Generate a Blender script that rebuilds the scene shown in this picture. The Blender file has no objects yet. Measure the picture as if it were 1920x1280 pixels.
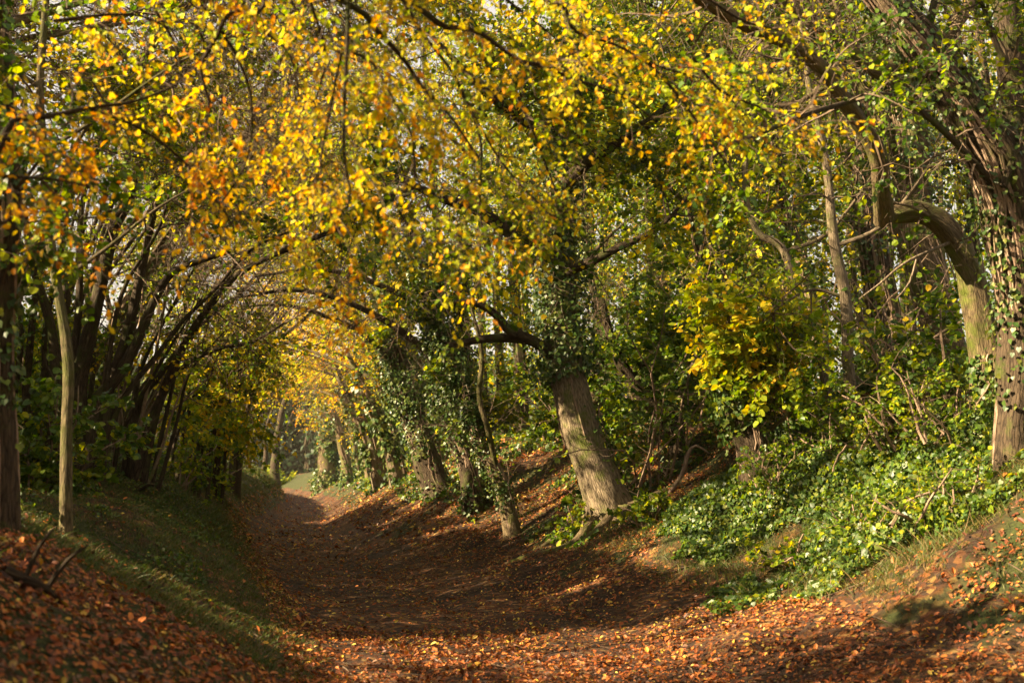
import bpy, math, random
import numpy as np
from math import radians, sin, cos, atan2, pi

# ------------------------------------------------------------------ camera, sky, sun
scene = bpy.context.scene
COL = scene.collection
F = 2400.0                      # focal length in pixels of the 1920 wide photo
CAM = np.array([0.0, 0.0, 1.6])
PITCH = math.atan(250 / F)
cam_d = bpy.data.cameras.new('camera')
cam = bpy.data.objects.new('camera', cam_d); COL.objects.link(cam)
cam.location = CAM; cam.rotation_euler = (pi / 2 + PITCH, 0, 0)
cam_d.sensor_width = 36; cam_d.lens = 36 * F / 1920
cam_d.clip_start = 0.1; cam_d.clip_end = 2000
cam_d.dof.use_dof = True; cam_d.dof.focus_distance = 19; cam_d.dof.aperture_fstop = 2.3
scene.camera = cam

SUN_EL = radians(29); SUN_AZ = radians(-104)          # azimuth from +Y, clockwise; the sun stands to the left
SUN = np.array([sin(SUN_AZ) * cos(SUN_EL), cos(SUN_AZ) * cos(SUN_EL), sin(SUN_EL)])
world = bpy.data.worlds.new('World'); scene.world = world; world.use_nodes = True
wn = world.node_tree.nodes; wl = world.node_tree.links; wn.clear()
sky = wn.new('ShaderNodeTexSky'); sky.sky_type = 'NISHITA'; sky.sun_disc = False
sky.sun_elevation = SUN_EL; sky.sun_rotation = SUN_AZ; sky.dust_density = 2.5; sky.air_density = 1.0
bg = wn.new('ShaderNodeBackground'); bg.inputs[1].default_value = 0.050
wo = wn.new('ShaderNodeOutputWorld'); wtc = wn.new('ShaderNodeTexCoord'); wno = wn.new('ShaderNodeTexNoise'); wno.inputs['Scale'].default_value = 3.0; wno.inputs['Detail'].default_value = 6
wl.new(wtc.outputs['Generated'], wno.inputs['Vector'])
wmr = wn.new('ShaderNodeMapRange'); wmr.inputs[1].default_value = .3; wmr.inputs[2].default_value = .6; wmr.inputs[3].default_value = .65; wmr.inputs[4].default_value = .9
wl.new(wno.outputs[0], wmr.inputs[0])
wmx = wn.new('ShaderNodeMix'); wmx.data_type = 'RGBA'; wmx.inputs[7].default_value = (3.6, 3.2, 2.75, 1)      # thin bright cloud, added and warmed to take blue out of the fill light
wl.new(wmr.outputs[0], wmx.inputs[0]); wl.new(sky.outputs[0], wmx.inputs[6])
wl.new(wmx.outputs[2], bg.inputs[0]); wl.new(bg.outputs[0], wo.inputs[0])
sd = bpy.data.lights.new('sun', 'SUN'); sd.energy = 5.0; sd.angle = radians(0.5); sd.color = (1.0, 0.80, 0.50)
sun = bpy.data.objects.new('sun', sd); COL.objects.link(sun)
sun.location = (-30, 0, 30); sun.rotation_euler = (pi / 2 - SUN_EL, 0, pi - SUN_AZ + 0.0)
from mathutils import Vector
sun.rotation_euler = Vector(SUN).to_track_quat('Z', 'Y').to_euler()
scene.view_settings.view_transform = 'Standard'; scene.view_settings.look = 'None'
scene.view_settings.exposure = 2.52; scene.view_settings.gamma = 1.0
scene.cycles.use_denoising = True
scene.cycles.max_bounces = 7; scene.cycles.diffuse_bounces = 4; scene.cycles.transmission_bounces = 5
scene.cycles.glossy_bounces = 2
scene.cycles.sample_clamp_indirect = 6.0
scene.cycles.caustics_reflective = False; scene.cycles.caustics_refractive = False

R = np.random.default_rng(11)

# ------------------------------------------------------------------ maths helpers
def nrm(v): return v / np.maximum(np.linalg.norm(v, axis=-1, keepdims=True), 1e-9)
def at(px, py, y):
    """the point at distance y down the lane that the photo shows at pixel px, py"""
    u = (px - 960) / F; v = (640 - py) / F
    d = np.array([u, cos(PITCH) - v * sin(PITCH), sin(PITCH) + v * cos(PITCH)])
    return CAM + d * (y / d[1])
_perm = np.random.default_rng(3).random(65536)
def _h(ix, iy, iz): return _perm[(ix * 7349 + iy * 19349 + iz * 8353 + 12345) & 65535]
def vnoise(P, s=1.0):
    P = np.asarray(P, float) * s
    i = np.floor(P).astype(np.int64); f = P - i; f = f * f * (3 - 2 * f)
    r = 0
    for a in (0, 1):
        for b in (0, 1):
            for c in (0, 1):
                w = (f[..., 0] if a else 1 - f[..., 0]) * (f[..., 1] if b else 1 - f[..., 1]) * (f[..., 2] if c else 1 - f[..., 2])
                r = r + w * _h(i[..., 0] + a, i[..., 1] + b, i[..., 2] + c)
    return r
def n2(x, y, s, o=0.0): return vnoise(np.stack([x, y, np.zeros_like(x) + o], -1), s)

# ------------------------------------------------------------------ the lane and its banks
_ty = np.arange(-60, 620, 1.0)
_tc = np.interp(_ty, [-60, 0, 9.8, 18, 35, 55, 75, 90, 110, 150, 620], [9, 1.6, .3, -1.9, -5.9, -8.4, -11.8, -14.8, -19.5, -32, -146])
_k = np.exp(-np.linspace(-2, 2, 13) ** 2); _k /= _k.sum()
_tc[6:-6] = np.convolve(_tc, _k, 'valid')
def cx(y): return np.interp(y, _ty, _tc)
DD = np.array([0, .8, 1.1, 1.3, 1.6, 2, 2.3, 2.6, 3, 3.3, 4, 5, 6, 7, 8, 10, 14, 30, 400.])
def _prof(a): return np.interp(DD, [p[0] for p in a], [p[1] for p in a])
RP = [(12, _prof([(0, 0), (1.5, .04), (2, .10), (3, .30), (3.6, .5), (4.3, .95), (5, 1.5), (6, 2.4), (7, 2.85), (9, 3.2), (14, 3.5), (400, 3.5)])),
      (20, _prof([(0, 0), (1.0, .04), (1.6, .22), (2.2, .46), (3, .78), (4, 1.2), (5, 1.75), (6, 2.4), (7, 2.8), (10, 3.2), (14, 3.4), (400, 3.5)])),
      (50, _prof([(0, 0), (.8, .05), (1.5, .5), (2.5, 1.1), (3.3, 1.6), (4, 2.0), (6, 2.5), (14, 2.8), (400, 3.2)]))]
LP = [(12, _prof([(0, 0), (1.3, .05), (1.6, .12), (2, .28), (2.6, .62), (3, .86), (3.3, 1.02), (4, 1.35), (5, 1.7), (6, 2.0), (8, 2.4), (14, 2.6), (400, 2.6)])),
      (22, _prof([(0, 0), (1.0, .05), (1.5, .22), (2, .55), (2.6, 1.05), (3.2, 1.5), (4, 1.9), (6, 2.3), (14, 2.5), (400, 2.5)])),
      (50, _prof([(0, 0), (.9, .06), (1.4, .5), (2, 1.15), (2.6, 1.65), (3.3, 1.95), (5, 2.3), (400, 2.3)]))]
def H(x, y):
    x = np.asarray(x, float); y = np.asarray(y, float)
    d = x - cx(y)
    out = 0
    for P, m in ((RP, d >= 0), (LP, d < 0)):
        w = np.clip((y - P[0][0]) / (P[1][0] - P[0][0]), 0, 1); w2 = np.clip((y - P[1][0]) / (P[2][0] - P[1][0]), 0, 1)
        a = [np.interp(np.abs(d), DD, p[1]) for p in P]
        z = a[0] * (1 - w) + a[1] * w; z = z * (1 - w2) + a[2] * w2
        out = out + z * m
    bank = np.clip((np.abs(d) - 1.2) / 2.5, 0, 1)
    far = np.clip((y - 118) / 40, 0, 1)
    out = out * (1 - far) + far * 0.2
    out = out + bank * ((n2(x, y, .35) - .5) * .55 + (n2(x, y, 1.1) - .5) * .25 + (n2(x, y, 3.1) - .5) * .10)
    rut = np.exp(-((np.abs(d + .25 * (n2(x * 0, y, .25, 51) - .5)) - .62) / .17) ** 2) * (.3 + .7 * n2(x, y, .5, 52))
    return out - .07 * rut + (n2(x, y, .9, 5) - .5) * .08 + (n2(x, y, 4.0, 3) - .5) * .035
def hit(px, py, lo=4, hi=160):
    y = np.arange(lo, hi, .1)
    u = (px - 960) / F; v = (640 - py) / F
    d = np.array([u, cos(PITCH) - v * sin(PITCH), sin(PITCH) + v * cos(PITCH)])
    P = CAM + d[None] * (y / d[1])[:, None]
    m = np.nonzero(P[:, 2] <= H(P[:, 0], P[:, 1]))[0]
    return P[m[0]] if len(m) else P[-1]

# ------------------------------------------------------------------ objects
def empty(name, loc, label, cat, group=None):
    o = bpy.data.objects.new(name, None); COL.objects.link(o); o.location = Vector([float(c) for c in loc])
    o.empty_display_size = .3
    o['label'] = label; o['category'] = cat
    if group: o['group'] = group
    return o
class Geo:
    """collects quads (numpy) into one mesh"""
    def __init__(s): s.v = []; s.f = []; s.m = []; s.uv = []; s.n = 0
    def add(s, v, f, mat=0, uv=None):
        s.v.append(v.reshape(-1, 3)); s.f.append(f.reshape(-1, 4) + s.n); s.n += v.size // 3
        k = f.size // 4
        s.m.append(np.full(k, mat) if np.isscalar(mat) else np.asarray(mat))
        s.uv.append(uv.reshape(-1, 2) if uv is not None else np.zeros((k * 4, 2)))
    def build(s, name, mats, parent=None, smooth=False, kind=None, at0=None):
        if not s.v: return None
        V = np.concatenate(s.v); Fc = np.concatenate(s.f); M = np.concatenate(s.m); UV = np.concatenate(s.uv)
        if parent is not None: V = V - np.array(parent.location)
        me = bpy.data.meshes.new(name)
        me.vertices.add(len(V)); me.vertices.foreach_set('co', V.astype(np.float32).ravel())
        me.loops.add(len(Fc) * 4); me.loops.foreach_set('vertex_index', Fc.astype(np.int32).ravel())
        me.polygons.add(len(Fc)); me.polygons.foreach_set('loop_start', np.arange(len(Fc), dtype=np.int32) * 4)
        me.polygons.foreach_set('material_index', M.astype(np.int32))
        me.polygons.foreach_set('use_smooth', np.full(len(Fc), smooth))
        if np.any(UV):
            l = me.uv_layers.new(name='UVMap'); l.data.foreach_set('uv', UV.astype(np.float32).ravel())
        for m in mats: me.materials.append(m)
        me.update(calc_edges=True)
        o = bpy.data.objects.new(name, me); COL.objects.link(o)
        if parent is not None: o.parent = parent
        if kind: o['kind'] = kind
        return o

def smooth_poly(P, step=.12):
    """Catmull-Rom through the points, resampled evenly; P may have extra columns (radius)"""
    P = np.asarray(P, float)
    Q = np.vstack([2 * P[0] - P[1], P, 2 * P[-1] - P[-2]])
    out = []
    for i in range(len(P) - 1):
        p0, p1, p2, p3 = Q[i:i + 4]
        n = max(2, int(np.linalg.norm((p2 - p1)[:3]) / step))
        t = np.linspace(0, 1, n, endpoint=False)[:, None]
        out.append(.5 * (2 * p1 + (p2 - p0) * t + (2 * p0 - 5 * p1 + 4 * p2 - p3) * t ** 2 + (3 * p1 - p0 - 3 * p2 + p3) * t ** 3))
    out.append(P[-1:])
    return np.vstack(out)

def big_tube(g, P, rad, k=14, rough=.10, flare=0.0, mat=0, knob=.0):
    """a trunk or limb with fluting, lumps and root flare"""
    n = len(P); T = nrm(np.gradient(P, axis=0))
    N = np.zeros_like(P); a = nrm(np.cross(T[0], [0.3, 1, 0.1]))
    for i in range(n):
        a = nrm(a - T[i] * np.dot(a, T[i])); N[i] = a
    B = np.cross(T, N)
    s = np.concatenate([[0], np.cumsum(np.linalg.norm(np.diff(P, axis=0), axis=1))])
    th = np.arange(k) * 2 * pi / k
    off = P[0, 0] * 3.1 + P[0, 1]
    C, S = np.cos(th)[None], np.sin(th)[None]
    Q = np.stack([C * 1.6 + off + 0 * s[:, None], S * 1.6 + 0 * s[:, None], s[:, None] * .7 + 0 * C], -1)
    Q2 = np.stack([C * 3.2 + off + 0 * s[:, None], S * 3.2 + 0 * s[:, None], s[:, None] * 2.2 + 0 * C], -1)
    m = 1 + rough * 2 * ((vnoise(Q) - .5) * 1.4 + (vnoise(Q2) - .5) * .8)
    if flare:
        ph = off
        m = m + flare * np.exp(-s / .6)[:, None] * (1 + .5 * np.cos(4 * th + ph)[None] + .3 * np.cos(7 * th + 2 * ph)[None])
    r = rad[:, None] * m
    V = P[:, None] + N[:, None] * (C * r)[..., None] + B[:, None] * (S * r)[..., None]
    i, j = np.meshgrid(np.arange(n - 1), np.arange(k), indexing='ij')
    j2 = (j + 1) % k
    Fq = np.stack([i * k + j, i * k + j2, (i + 1) * k + j2, (i + 1) * k + j], -1).reshape(-1, 4)
    u0 = j / k; u1 = (j + 1) / k; circ = max(1, round(float(rad.mean()) * 2 * pi / .25))
    uv = np.stack([np.stack([u0 * circ, s[i]], -1), np.stack([u1 * circ, s[i]], -1), np.stack([u1 * circ, s[i + 1]], -1), np.stack([u0 * circ, s[i + 1]], -1)], -2)
    g.add(V, Fq, mat, uv)
    # end cap
    c = (n - 1) * k
    cap = np.array([[c, c + q, c + q + 1, c + q + 2] for q in range(1, k - 2, 2)])
    g.f.append(cap + g.n - n * k); g.m.append(np.full(len(cap), mat)); g.uv.append(np.zeros((len(cap) * 4, 2)))

def tubes(g, P, rad, k=3, mat=0):
    """many thin tubes: P (N,m,3), rad (N,m)"""
    N, m, _ = P.shape
    if N == 0: return
    T = nrm(np.gradient(P, axis=1))
    ref = nrm(R.normal(size=(N, 1, 3)))
    A = nrm(np.cross(T, ref)); B = np.cross(T, A)
    th = np.arange(k) * 2 * pi / k
    V = P[:, :, None] + rad[:, :, None, None] * (A[:, :, None] * np.cos(th)[:, None] + B[:, :, None] * np.sin(th)[:, None])
    a, i, j = np.meshgrid(np.arange(N), np.arange(m - 1), np.arange(k), indexing='ij')
    b = a * m * k; j2 = (j + 1) % k
    g.add(V, np.stack([b + i * k + j, b + i * k + j2, b + (i + 1) * k + j2, b + (i + 1) * k + j], -1), mat)

def sample(polys, n, t0=0., t1=1.):
    """n random points (and tangents) along a list of polylines, weighted by length"""
    L = np.array([np.linalg.norm(np.diff(p, axis=0), axis=1).sum() for p in polys])
    pick = R.choice(len(polys), n, p=L / L.sum())
    t = t0 + (t1 - t0) * R.random(n)
    S = np.zeros((n, 3)); T = np.zeros((n, 3))
    for q in np.unique(pick):
        m = pick == q; p = polys[q]; x = t[m] * (len(p) - 1.001); i = x.astype(int); f = (x - i)[:, None]
        S[m] = p[i] * (1 - f) + p[i + 1] * f; T[m] = nrm(p[i + 1] - p[i])
    return S, T, t
def sample_arr(P, n, t0=0., t1=1.):
    N, m, _ = P.shape
    a = R.integers(0, N, n); x = (t0 + (t1 - t0) * R.random(n)) * (m - 1.001); i = x.astype(int); f = (x - i)[:, None]
    return P[a, i] * (1 - f) + P[a, i + 1] * f, nrm(P[a, i + 1] - P[a, i])
def grow(S, D, L, m=5, wander=.25, grav=0.0):
    """curved shoots from S along D with lengths L"""
    N = len(S); P = np.zeros((N, m, 3)); P[:, 0] = S; d = nrm(D)
    for i in range(1, m):
        d = nrm(d + R.normal(size=(N, 3)) * wander + np.array([0, 0, -grav]))
        P[:, i] = P[:, i - 1] + d * (L / (m - 1))[:, None]
    return P
def side_dirs(T, spread=.9, up=0.1):
    r = R.normal(size=T.shape); r -= T * (r * T).sum(-1, keepdims=True)
    return nrm(T * (1 - spread * .6) + nrm(r) * spread + np.array([0, 0, up]))

LEAF6 = {'beech': [(0, 0, 0), (.32, .30, .06), (.72, .24, .04), (1, 0, -.10), (.72, -.24, .04), (.32, -.30, .06)],
         'hazel': [(0, 0, 0), (.22, .42, .05), (.68, .38, .02), (1, 0, -.12), (.68, -.38, .02), (.22, -.42, .05)],
         'ivy': [(0.08, 0, 0), (-.05, .34, .03), (.38, .50, .0), (1, 0, -.12), (.38, -.50, .0), (-.05, -.34, .03)],
         'dry': [(0, 0, 0), (.30, .26, .16), (.72, .22, .20), (1, 0, .08), (.72, -.22, .10), (.30, -.26, .12)]}
def leaves(g, S, D, Nn, size, kind='beech', mat=0, quad=False):
    """leaf blades at S pointing along D with face normal near Nn; sizes (N,)"""
    n = len(S)
    if n == 0: return
    D = nrm(D); A = nrm(np.cross(Nn, D)); Z = np.cross(D, A)
    if quad:
        T = np.array([(0, 0, 0), (.45, .33, .03), (1, 0, -.05), (.45, -.33, .03)])
        Fq = np.arange(4)[None]
    else:
        T = np.array(LEAF6[kind]); Fq = np.array([[0, 3, 2, 1], [0, 5, 4, 3]])
    V = S[:, None] + size[:, None, None] * (T[:, 0][None, :, None] * D[:, None] + T[:, 1][None, :, None] * A[:, None] + T[:, 2][None, :, None] * Z[:, None])
    k = len(T); f = np.arange(n)[:, None, None] * k + Fq[None]
    g.add(V, f, mat if np.isscalar(mat) else np.repeat(mat, len(Fq)))

def leaf_twigs(g, P, per, size, kind, mats, tilt=.45, quad=False, droop=.25, keep=None):
    """leaves set alternately along shoots P (N,m,3)"""
    N = len(P); n = N * per
    a = np.repeat(np.arange(N), per); q = np.tile(np.arange(per), N)
    m = P.shape[1]
    t = (q + .5 + .4 * (R.random(n) - .5)) / per * (m - 1.001); i = t.astype(int); f = (t - i)[:, None]
    S = P[a, i] * (1 - f) + P[a, i + 1] * f; T = nrm(P[a, i + 1] - P[a, i])
    up = nrm(np.array([0, 0, 1.0]) + R.normal(size=(N, 3)) * .35)[a]
    sd_ = nrm(np.cross(up, T)) * np.where(q % 2, 1, -1)[:, None]
    D = nrm(T * .6 + sd_ * .8 + R.normal(size=(n, 3)) * .25 - np.array([0, 0, droop]))
    Nn = nrm(up + R.normal(size=(n, 3)) * tilt)
    sz = size * (.5 + .85 * R.random(n) ** 1.2)
    w = np.asarray(mats, float); mat = R.choice(len(w), N, p=w / w.sum())[a]
    fl = R.random(n) < .25; mat = np.where(fl, R.choice(len(w), n, p=w / w.sum()), mat)
    if keep is not None:
        k = keep(S); S, D, Nn, sz, mat = S[k], D[k], Nn[k], sz[k], mat[k]
    leaves(g, S, D, Nn, sz, kind, mat + 1, quad)

# ------------------------------------------------------------------ materials
def mat_new(name):
    m = bpy.data.materials.new(name); m.use_nodes = True; nt = m.node_tree; nt.nodes.clear()
    out = nt.nodes.new('ShaderNodeOutputMaterial'); return m, nt.nodes, nt.links, out
def ramp(n, stops, interp='LINEAR'):
    r = n.new('ShaderNodeValToRGB'); r.color_ramp.interpolation = interp
    while len(r.color_ramp.elements) < len(stops): r.color_ramp.elements.new(0.5)
    for e, (p, c) in zip(r.color_ramp.elements, stops): e.position = p; e.color = (*c, 1)
    return r
def leaf_mat(name, stops, trans=.5, rough=.5, spec=.12, tsat=1.0):
    m, n, l, out = mat_new(name)
    geo = n.new('ShaderNodeNewGeometry'); rp = ramp(n, stops)
    no = n.new('ShaderNodeTexNoise'); no.inputs['Scale'].default_value = .9; l.new(geo.outputs['Position'], no.inputs['Vector'])
    ad = n.new('ShaderNodeMath'); ad.operation = 'MULTIPLY_ADD'; ad.inputs[1].default_value = 1.0; ad.use_clamp = True
    sb = n.new('ShaderNodeMath'); sb.operation = 'MULTIPLY_ADD'; sb.inputs[1].default_value = 1.2; sb.inputs[2].default_value = -.6
    l.new(no.outputs[0], sb.inputs[0]); l.new(geo.outputs['Random Per Island'], ad.inputs[0]); l.new(sb.outputs[0], ad.inputs[2])
    l.new(ad.outputs[0], rp.inputs[0])
    n2_ = n.new('ShaderNodeTexNoise'); n2_.inputs['Scale'].default_value = 60; l.new(geo.outputs['Position'], n2_.inputs['Vector'])
    mr = n.new('ShaderNodeMapRange'); mr.inputs[3].default_value = .72; mr.inputs[4].default_value = 1.2; l.new(n2_.outputs[0], mr.inputs[0])
    mx = n.new('ShaderNodeMix'); mx.data_type = 'RGBA'; mx.blend_type = 'MULTIPLY'; mx.inputs[0].default_value = 1
    l.new(rp.outputs[0], mx.inputs[6]); l.new(mr.outputs[0], mx.inputs[7])
    p = n.new('ShaderNodeBsdfPrincipled'); p.inputs['Roughness'].default_value = rough; p.inputs['Specular IOR Level'].default_value = spec
    l.new(mx.outputs[2], p.inputs['Base Color'])
    t = n.new('ShaderNodeBsdfTranslucent')
    hs = n.new('ShaderNodeHueSaturation'); hs.inputs['Saturation'].default_value = 1.12; hs.inputs['Value'].default_value = 1.05
    l.new(mx.outputs[2], hs.inputs['Color']); l.new(hs.outputs[0], t.inputs[0])
    ms = n.new('ShaderNodeMixShader'); ms.inputs[0].default_value = trans
    l.new(p.outputs[0], ms.inputs[1]); l.new(t.outputs[0], ms.inputs[2]); l.new(ms.outputs[0], out.inputs[0])
    return m
M = {}
M['orange'] = leaf_mat('orange_beech_leaf', [(0, (.56, .17, .012)), (.3, (.76, .32, .015)), (.65, (.82, .46, .02)), (1, (.76, .56, .03))], .52)
M['yellow'] = leaf_mat('yellow_leaf', [(0, (.66, .38, .015)), (.3, (.74, .50, .02)), (.65, (.62, .54, .025)), (1, (.38, .44, .02))], .52)
M['lime'] = leaf_mat('yellow_green_leaf', [(0, (.50, .44, .02)), (.3, (.33, .37, .02)), (.65, (.20, .28, .016)), (1, (.10, .17, .012))], .52)
M['green'] = leaf_mat('green_leaf', [(0, (.22, .27, .02)), (.3, (.10, .17, .015)), (.7, (.06, .12, .012)), (1, (.035, .075, .01))], .42, .4, .4)
M['ivy'] = leaf_mat('ivy_leaf', [(0, (.11, .14, .02)), (.4, (.045, .09, .014)), (.8, (.028, .06, .01)), (1, (.16, .17, .025))], .2, .42, .35)
M['dry'] = leaf_mat('fallen_leaf', [(0, (.04, .015, .008)), (.3, (.13, .036, .011)), (.55, (.28, .068, .013)), (.8, (.42, .14, .025)), (1, (.14, .07, .04))], .12, .55, .3)
M['dryyel'] = leaf_mat('fallen_yellow_leaf', [(0, (.50, .26, .03)), (.5, (.45, .33, .05)), (1, (.30, .18, .05))], .15, .5, .3)
M['grass'] = leaf_mat('grass_blade', [(0, (.16, .14, .025)), (.3, (.075, .11, .016)), (.7, (.045, .08, .012)), (1, (.03, .055, .01))], .35, .5, .3)
M['straw'] = leaf_mat('dry_stalk', [(0, (.20, .13, .05)), (1, (.09, .06, .025))], .1, .6, .2)
M['farwood'] = leaf_mat('hazed_wood_leaf', [(0, (.05, .09, .035)), (.5, (.03, .055, .03)), (1, (.05, .06, .04))], .2, .6, .2)  # dim bluish leaf colour has the distance haze put into it

def bark_mat(name, c0, c1, moss=.4, mosscol=(.10, .12, .02), uv=True, bump=.9):
    m, n, l, out = mat_new(name)
    tc = n.new('ShaderNodeTexCoord'); mp = n.new('ShaderNodeMapping')
    l.new(tc.outputs['UV' if uv else 'Object'], mp.inputs[0])
    mp.inputs['Scale'].default_value = (5, 2.6, 1) if uv else (14, 14, 3)
    a = n.new('ShaderNodeTexNoise'); a.inputs['Scale'].default_value = 2.2; a.inputs['Detail'].default_value = 8; a.inputs['Roughness'].default_value = .65
    l.new(mp.outputs[0], a.inputs['Vector'])
    vo = n.new('ShaderNodeTexVoronoi'); vo.feature = 'DISTANCE_TO_EDGE'; vo.inputs['Scale'].default_value = 2.4
    wv = n.new('ShaderNodeMix'); wv.data_type = 'RGBA'; wv.blend_type = 'ADD'; wv.inputs[0].default_value = .45
    l.new(mp.outputs[0], wv.inputs[6]); l.new(a.outputs['Color'], wv.inputs[7]); l.new(wv.outputs[2], vo.inputs['Vector'])
    ck = n.new('ShaderNodeMapRange'); ck.inputs[1].default_value = .0; ck.inputs[2].default_value = .16; l.new(vo.outputs['Distance'], ck.inputs[0])
    b = n.new('ShaderNodeTexNoise'); b.inputs['Scale'].default_value = 2.6; b.inputs['Detail'].default_value = 8; b.inputs['Roughness'].default_value = .7
    l.new(tc.outputs['Object'], b.inputs['Vector'])
    ml = n.new('ShaderNodeMath'); ml.operation = 'MULTIPLY_ADD'; ml.inputs[1].default_value = .22; l.new(ck.outputs[0], ml.inputs[0]); l.new(a.outputs[0], ml.inputs[2])
    r = ramp(n, [(.42, c0), (.82, c1)]); l.new(ml.outputs[0], r.inputs[0])
    mr = n.new('ShaderNodeMapRange'); mr.inputs[1].default_value = .62 - moss * .3; mr.inputs[2].default_value = .78 - moss * .3; l.new(b.outputs[0], mr.inputs[0])
    mx = n.new('ShaderNodeMix'); mx.data_type = 'RGBA'; mx.inputs[7].default_value = (*mosscol, 1)
    l.new(mr.outputs[0], mx.inputs[0]); l.new(r.outputs[0], mx.inputs[6])
    p = n.new('ShaderNodeBsdfPrincipled'); p.inputs['Roughness'].default_value = .85; p.inputs['Specular IOR Level'].default_value = .15
    bu = n.new('ShaderNodeBump'); bu.inputs['Strength'].default_value = bump; bu.inputs['Distance'].default_value = .03
    l.new(ml.outputs[0], bu.inputs['Height']); l.new(bu.outputs[0], p.inputs['Normal'])
    l.new(mx.outputs[2], p.inputs['Base Color']); l.new(p.outputs[0], out.inputs[0])
    return m
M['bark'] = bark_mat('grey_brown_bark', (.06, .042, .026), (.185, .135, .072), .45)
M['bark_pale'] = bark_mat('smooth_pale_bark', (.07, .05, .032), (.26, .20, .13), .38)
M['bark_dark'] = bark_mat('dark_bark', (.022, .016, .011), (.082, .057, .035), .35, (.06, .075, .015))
M['bark_moss'] = bark_mat('mossy_bark', (.04, .03, .018), (.17, .13, .07), .55, (.075, .08, .018))
M['twig'] = bark_mat('twig_bark', (.05, .035, .025), (.13, .09, .06), .1, uv=False, bump=.1)
M['stem'] = bark_mat('stem_bark', (.14, .09, .06), (.30, .21, .15), .3, uv=False, bump=.3)
M['dead'] = bark_mat('dead_wood', (.12, .09, .06), (.28, .21, .15), .2, uv=False)

def ground_mat(name, greenness, litter_lo):
    m, n, l, out = mat_new(name)
    geo = n.new('ShaderNodeNewGeometry')
    vo = n.new('ShaderNodeTexVoronoi'); vo.inputs['Scale'].default_value = 17; l.new(geo.outputs['Position'], vo.inputs['Vector'])
    sp = n.new('ShaderNodeSeparateColor'); l.new(vo.outputs['Color'], sp.inputs[0])
    r = ramp(n, [(0, (.035, .022, .014)), (.35, (.035, .018, .010)), (.6, (.075, .028, .011)), (.82, (.13, .048, .014)), (1, (.18, .11, .035))])
    l.new(sp.outputs[0], r.inputs[0])
    b = n.new('ShaderNodeTexNoise'); b.inputs['Scale'].default_value = .55; b.inputs['Detail'].default_value = 6; l.new(geo.outputs['Position'], b.inputs['Vector'])
    soil = n.new('ShaderNodeMix'); soil.data_type = 'RGBA'; soil.inputs[7].default_value = (*litter_lo, 1)
    mr = n.new('ShaderNodeMapRange'); mr.inputs[1].default_value = .45; mr.inputs[2].default_value = .6; mr.inputs[4].default_value = .75; l.new(b.outputs[0], mr.inputs[0])
    l.new(mr.outputs[0], soil.inputs[0]); l.new(r.outputs[0], soil.inputs[6])
    g = n.new('ShaderNodeTexNoise'); g.inputs['Scale'].default_value = 30; g.inputs['Detail'].default_value = 5; l.new(geo.outputs['Position'], g.inputs['Vector'])
    gr = ramp(n, [(.3, (.014, .018, .006)), (.7, (.045, .055, .013))]); l.new(g.outputs[0], gr.inputs[0])
    c = n.new('ShaderNodeTexNoise'); c.inputs['Scale'].default_value = .8; c.inputs['Detail'].default_value = 5; l.new(geo.outputs['Position'], c.inputs['Vector'])
    sx = n.new('ShaderNodeSeparateXYZ'); l.new(geo.outputs['Normal'], sx.inputs[0])
    sl = n.new('ShaderNodeMapRange'); sl.inputs[1].default_value = .97; sl.inputs[2].default_value = .84; sl.inputs[3].default_value = -.25; sl.inputs[4].default_value = .14; l.new(sx.outputs[2], sl.inputs[0])
    ad = n.new('ShaderNodeMath'); l.new(c.outputs[0], ad.inputs[0]); l.new(sl.outputs[0], ad.inputs[1])
    px_ = n.new('ShaderNodeSeparateXYZ'); l.new(geo.outputs['Position'], px_.inputs[0])
    fy = n.new('ShaderNodeMapRange'); fy.inputs[1].default_value = 42; fy.inputs[2].default_value = 70; fy.inputs[4].default_value = .32; l.new(px_.outputs[1], fy.inputs[0])
    ad2 = n.new('ShaderNodeMath'); l.new(ad.outputs[0], ad2.inputs[0]); l.new(fy.outputs[0], ad2.inputs[1]); ad = ad2
    mg = n.new('ShaderNodeMapRange'); mg.inputs[1].default_value = .50; mg.inputs[2].default_value = .62; mg.inputs[4].default_value = greenness; l.new(ad.outputs[0], mg.inputs[0])
    mx = n.new('ShaderNodeMix'); mx.data_type = 'RGBA'; l.new(mg.outputs[0], mx.inputs[0]); l.new(soil.outputs[2], mx.inputs[6]); l.new(gr.outputs[0], mx.inputs[7])
    p = n.new('ShaderNodeBsdfPrincipled'); p.inputs['Roughness'].default_value = .9; p.inputs['Specular IOR Level'].default_value = .2
    bu = n.new('ShaderNodeBump'); bu.inputs['Strength'].default_value = .7; bu.inputs['Distance'].default_value = .03
    l.new(g.outputs[0], bu.inputs['Height']); l.new(bu.outputs[0], p.inputs['Normal'])
    l.new(mx.outputs[2], p.inputs['Base Color']); l.new(p.outputs[0], out.inputs[0])
    return m
M['ground'] = ground_mat('woodland_floor', .9, (.018, .011, .007))
M['path'] = ground_mat('trodden_lane', .0, (.024, .015, .011))

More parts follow.
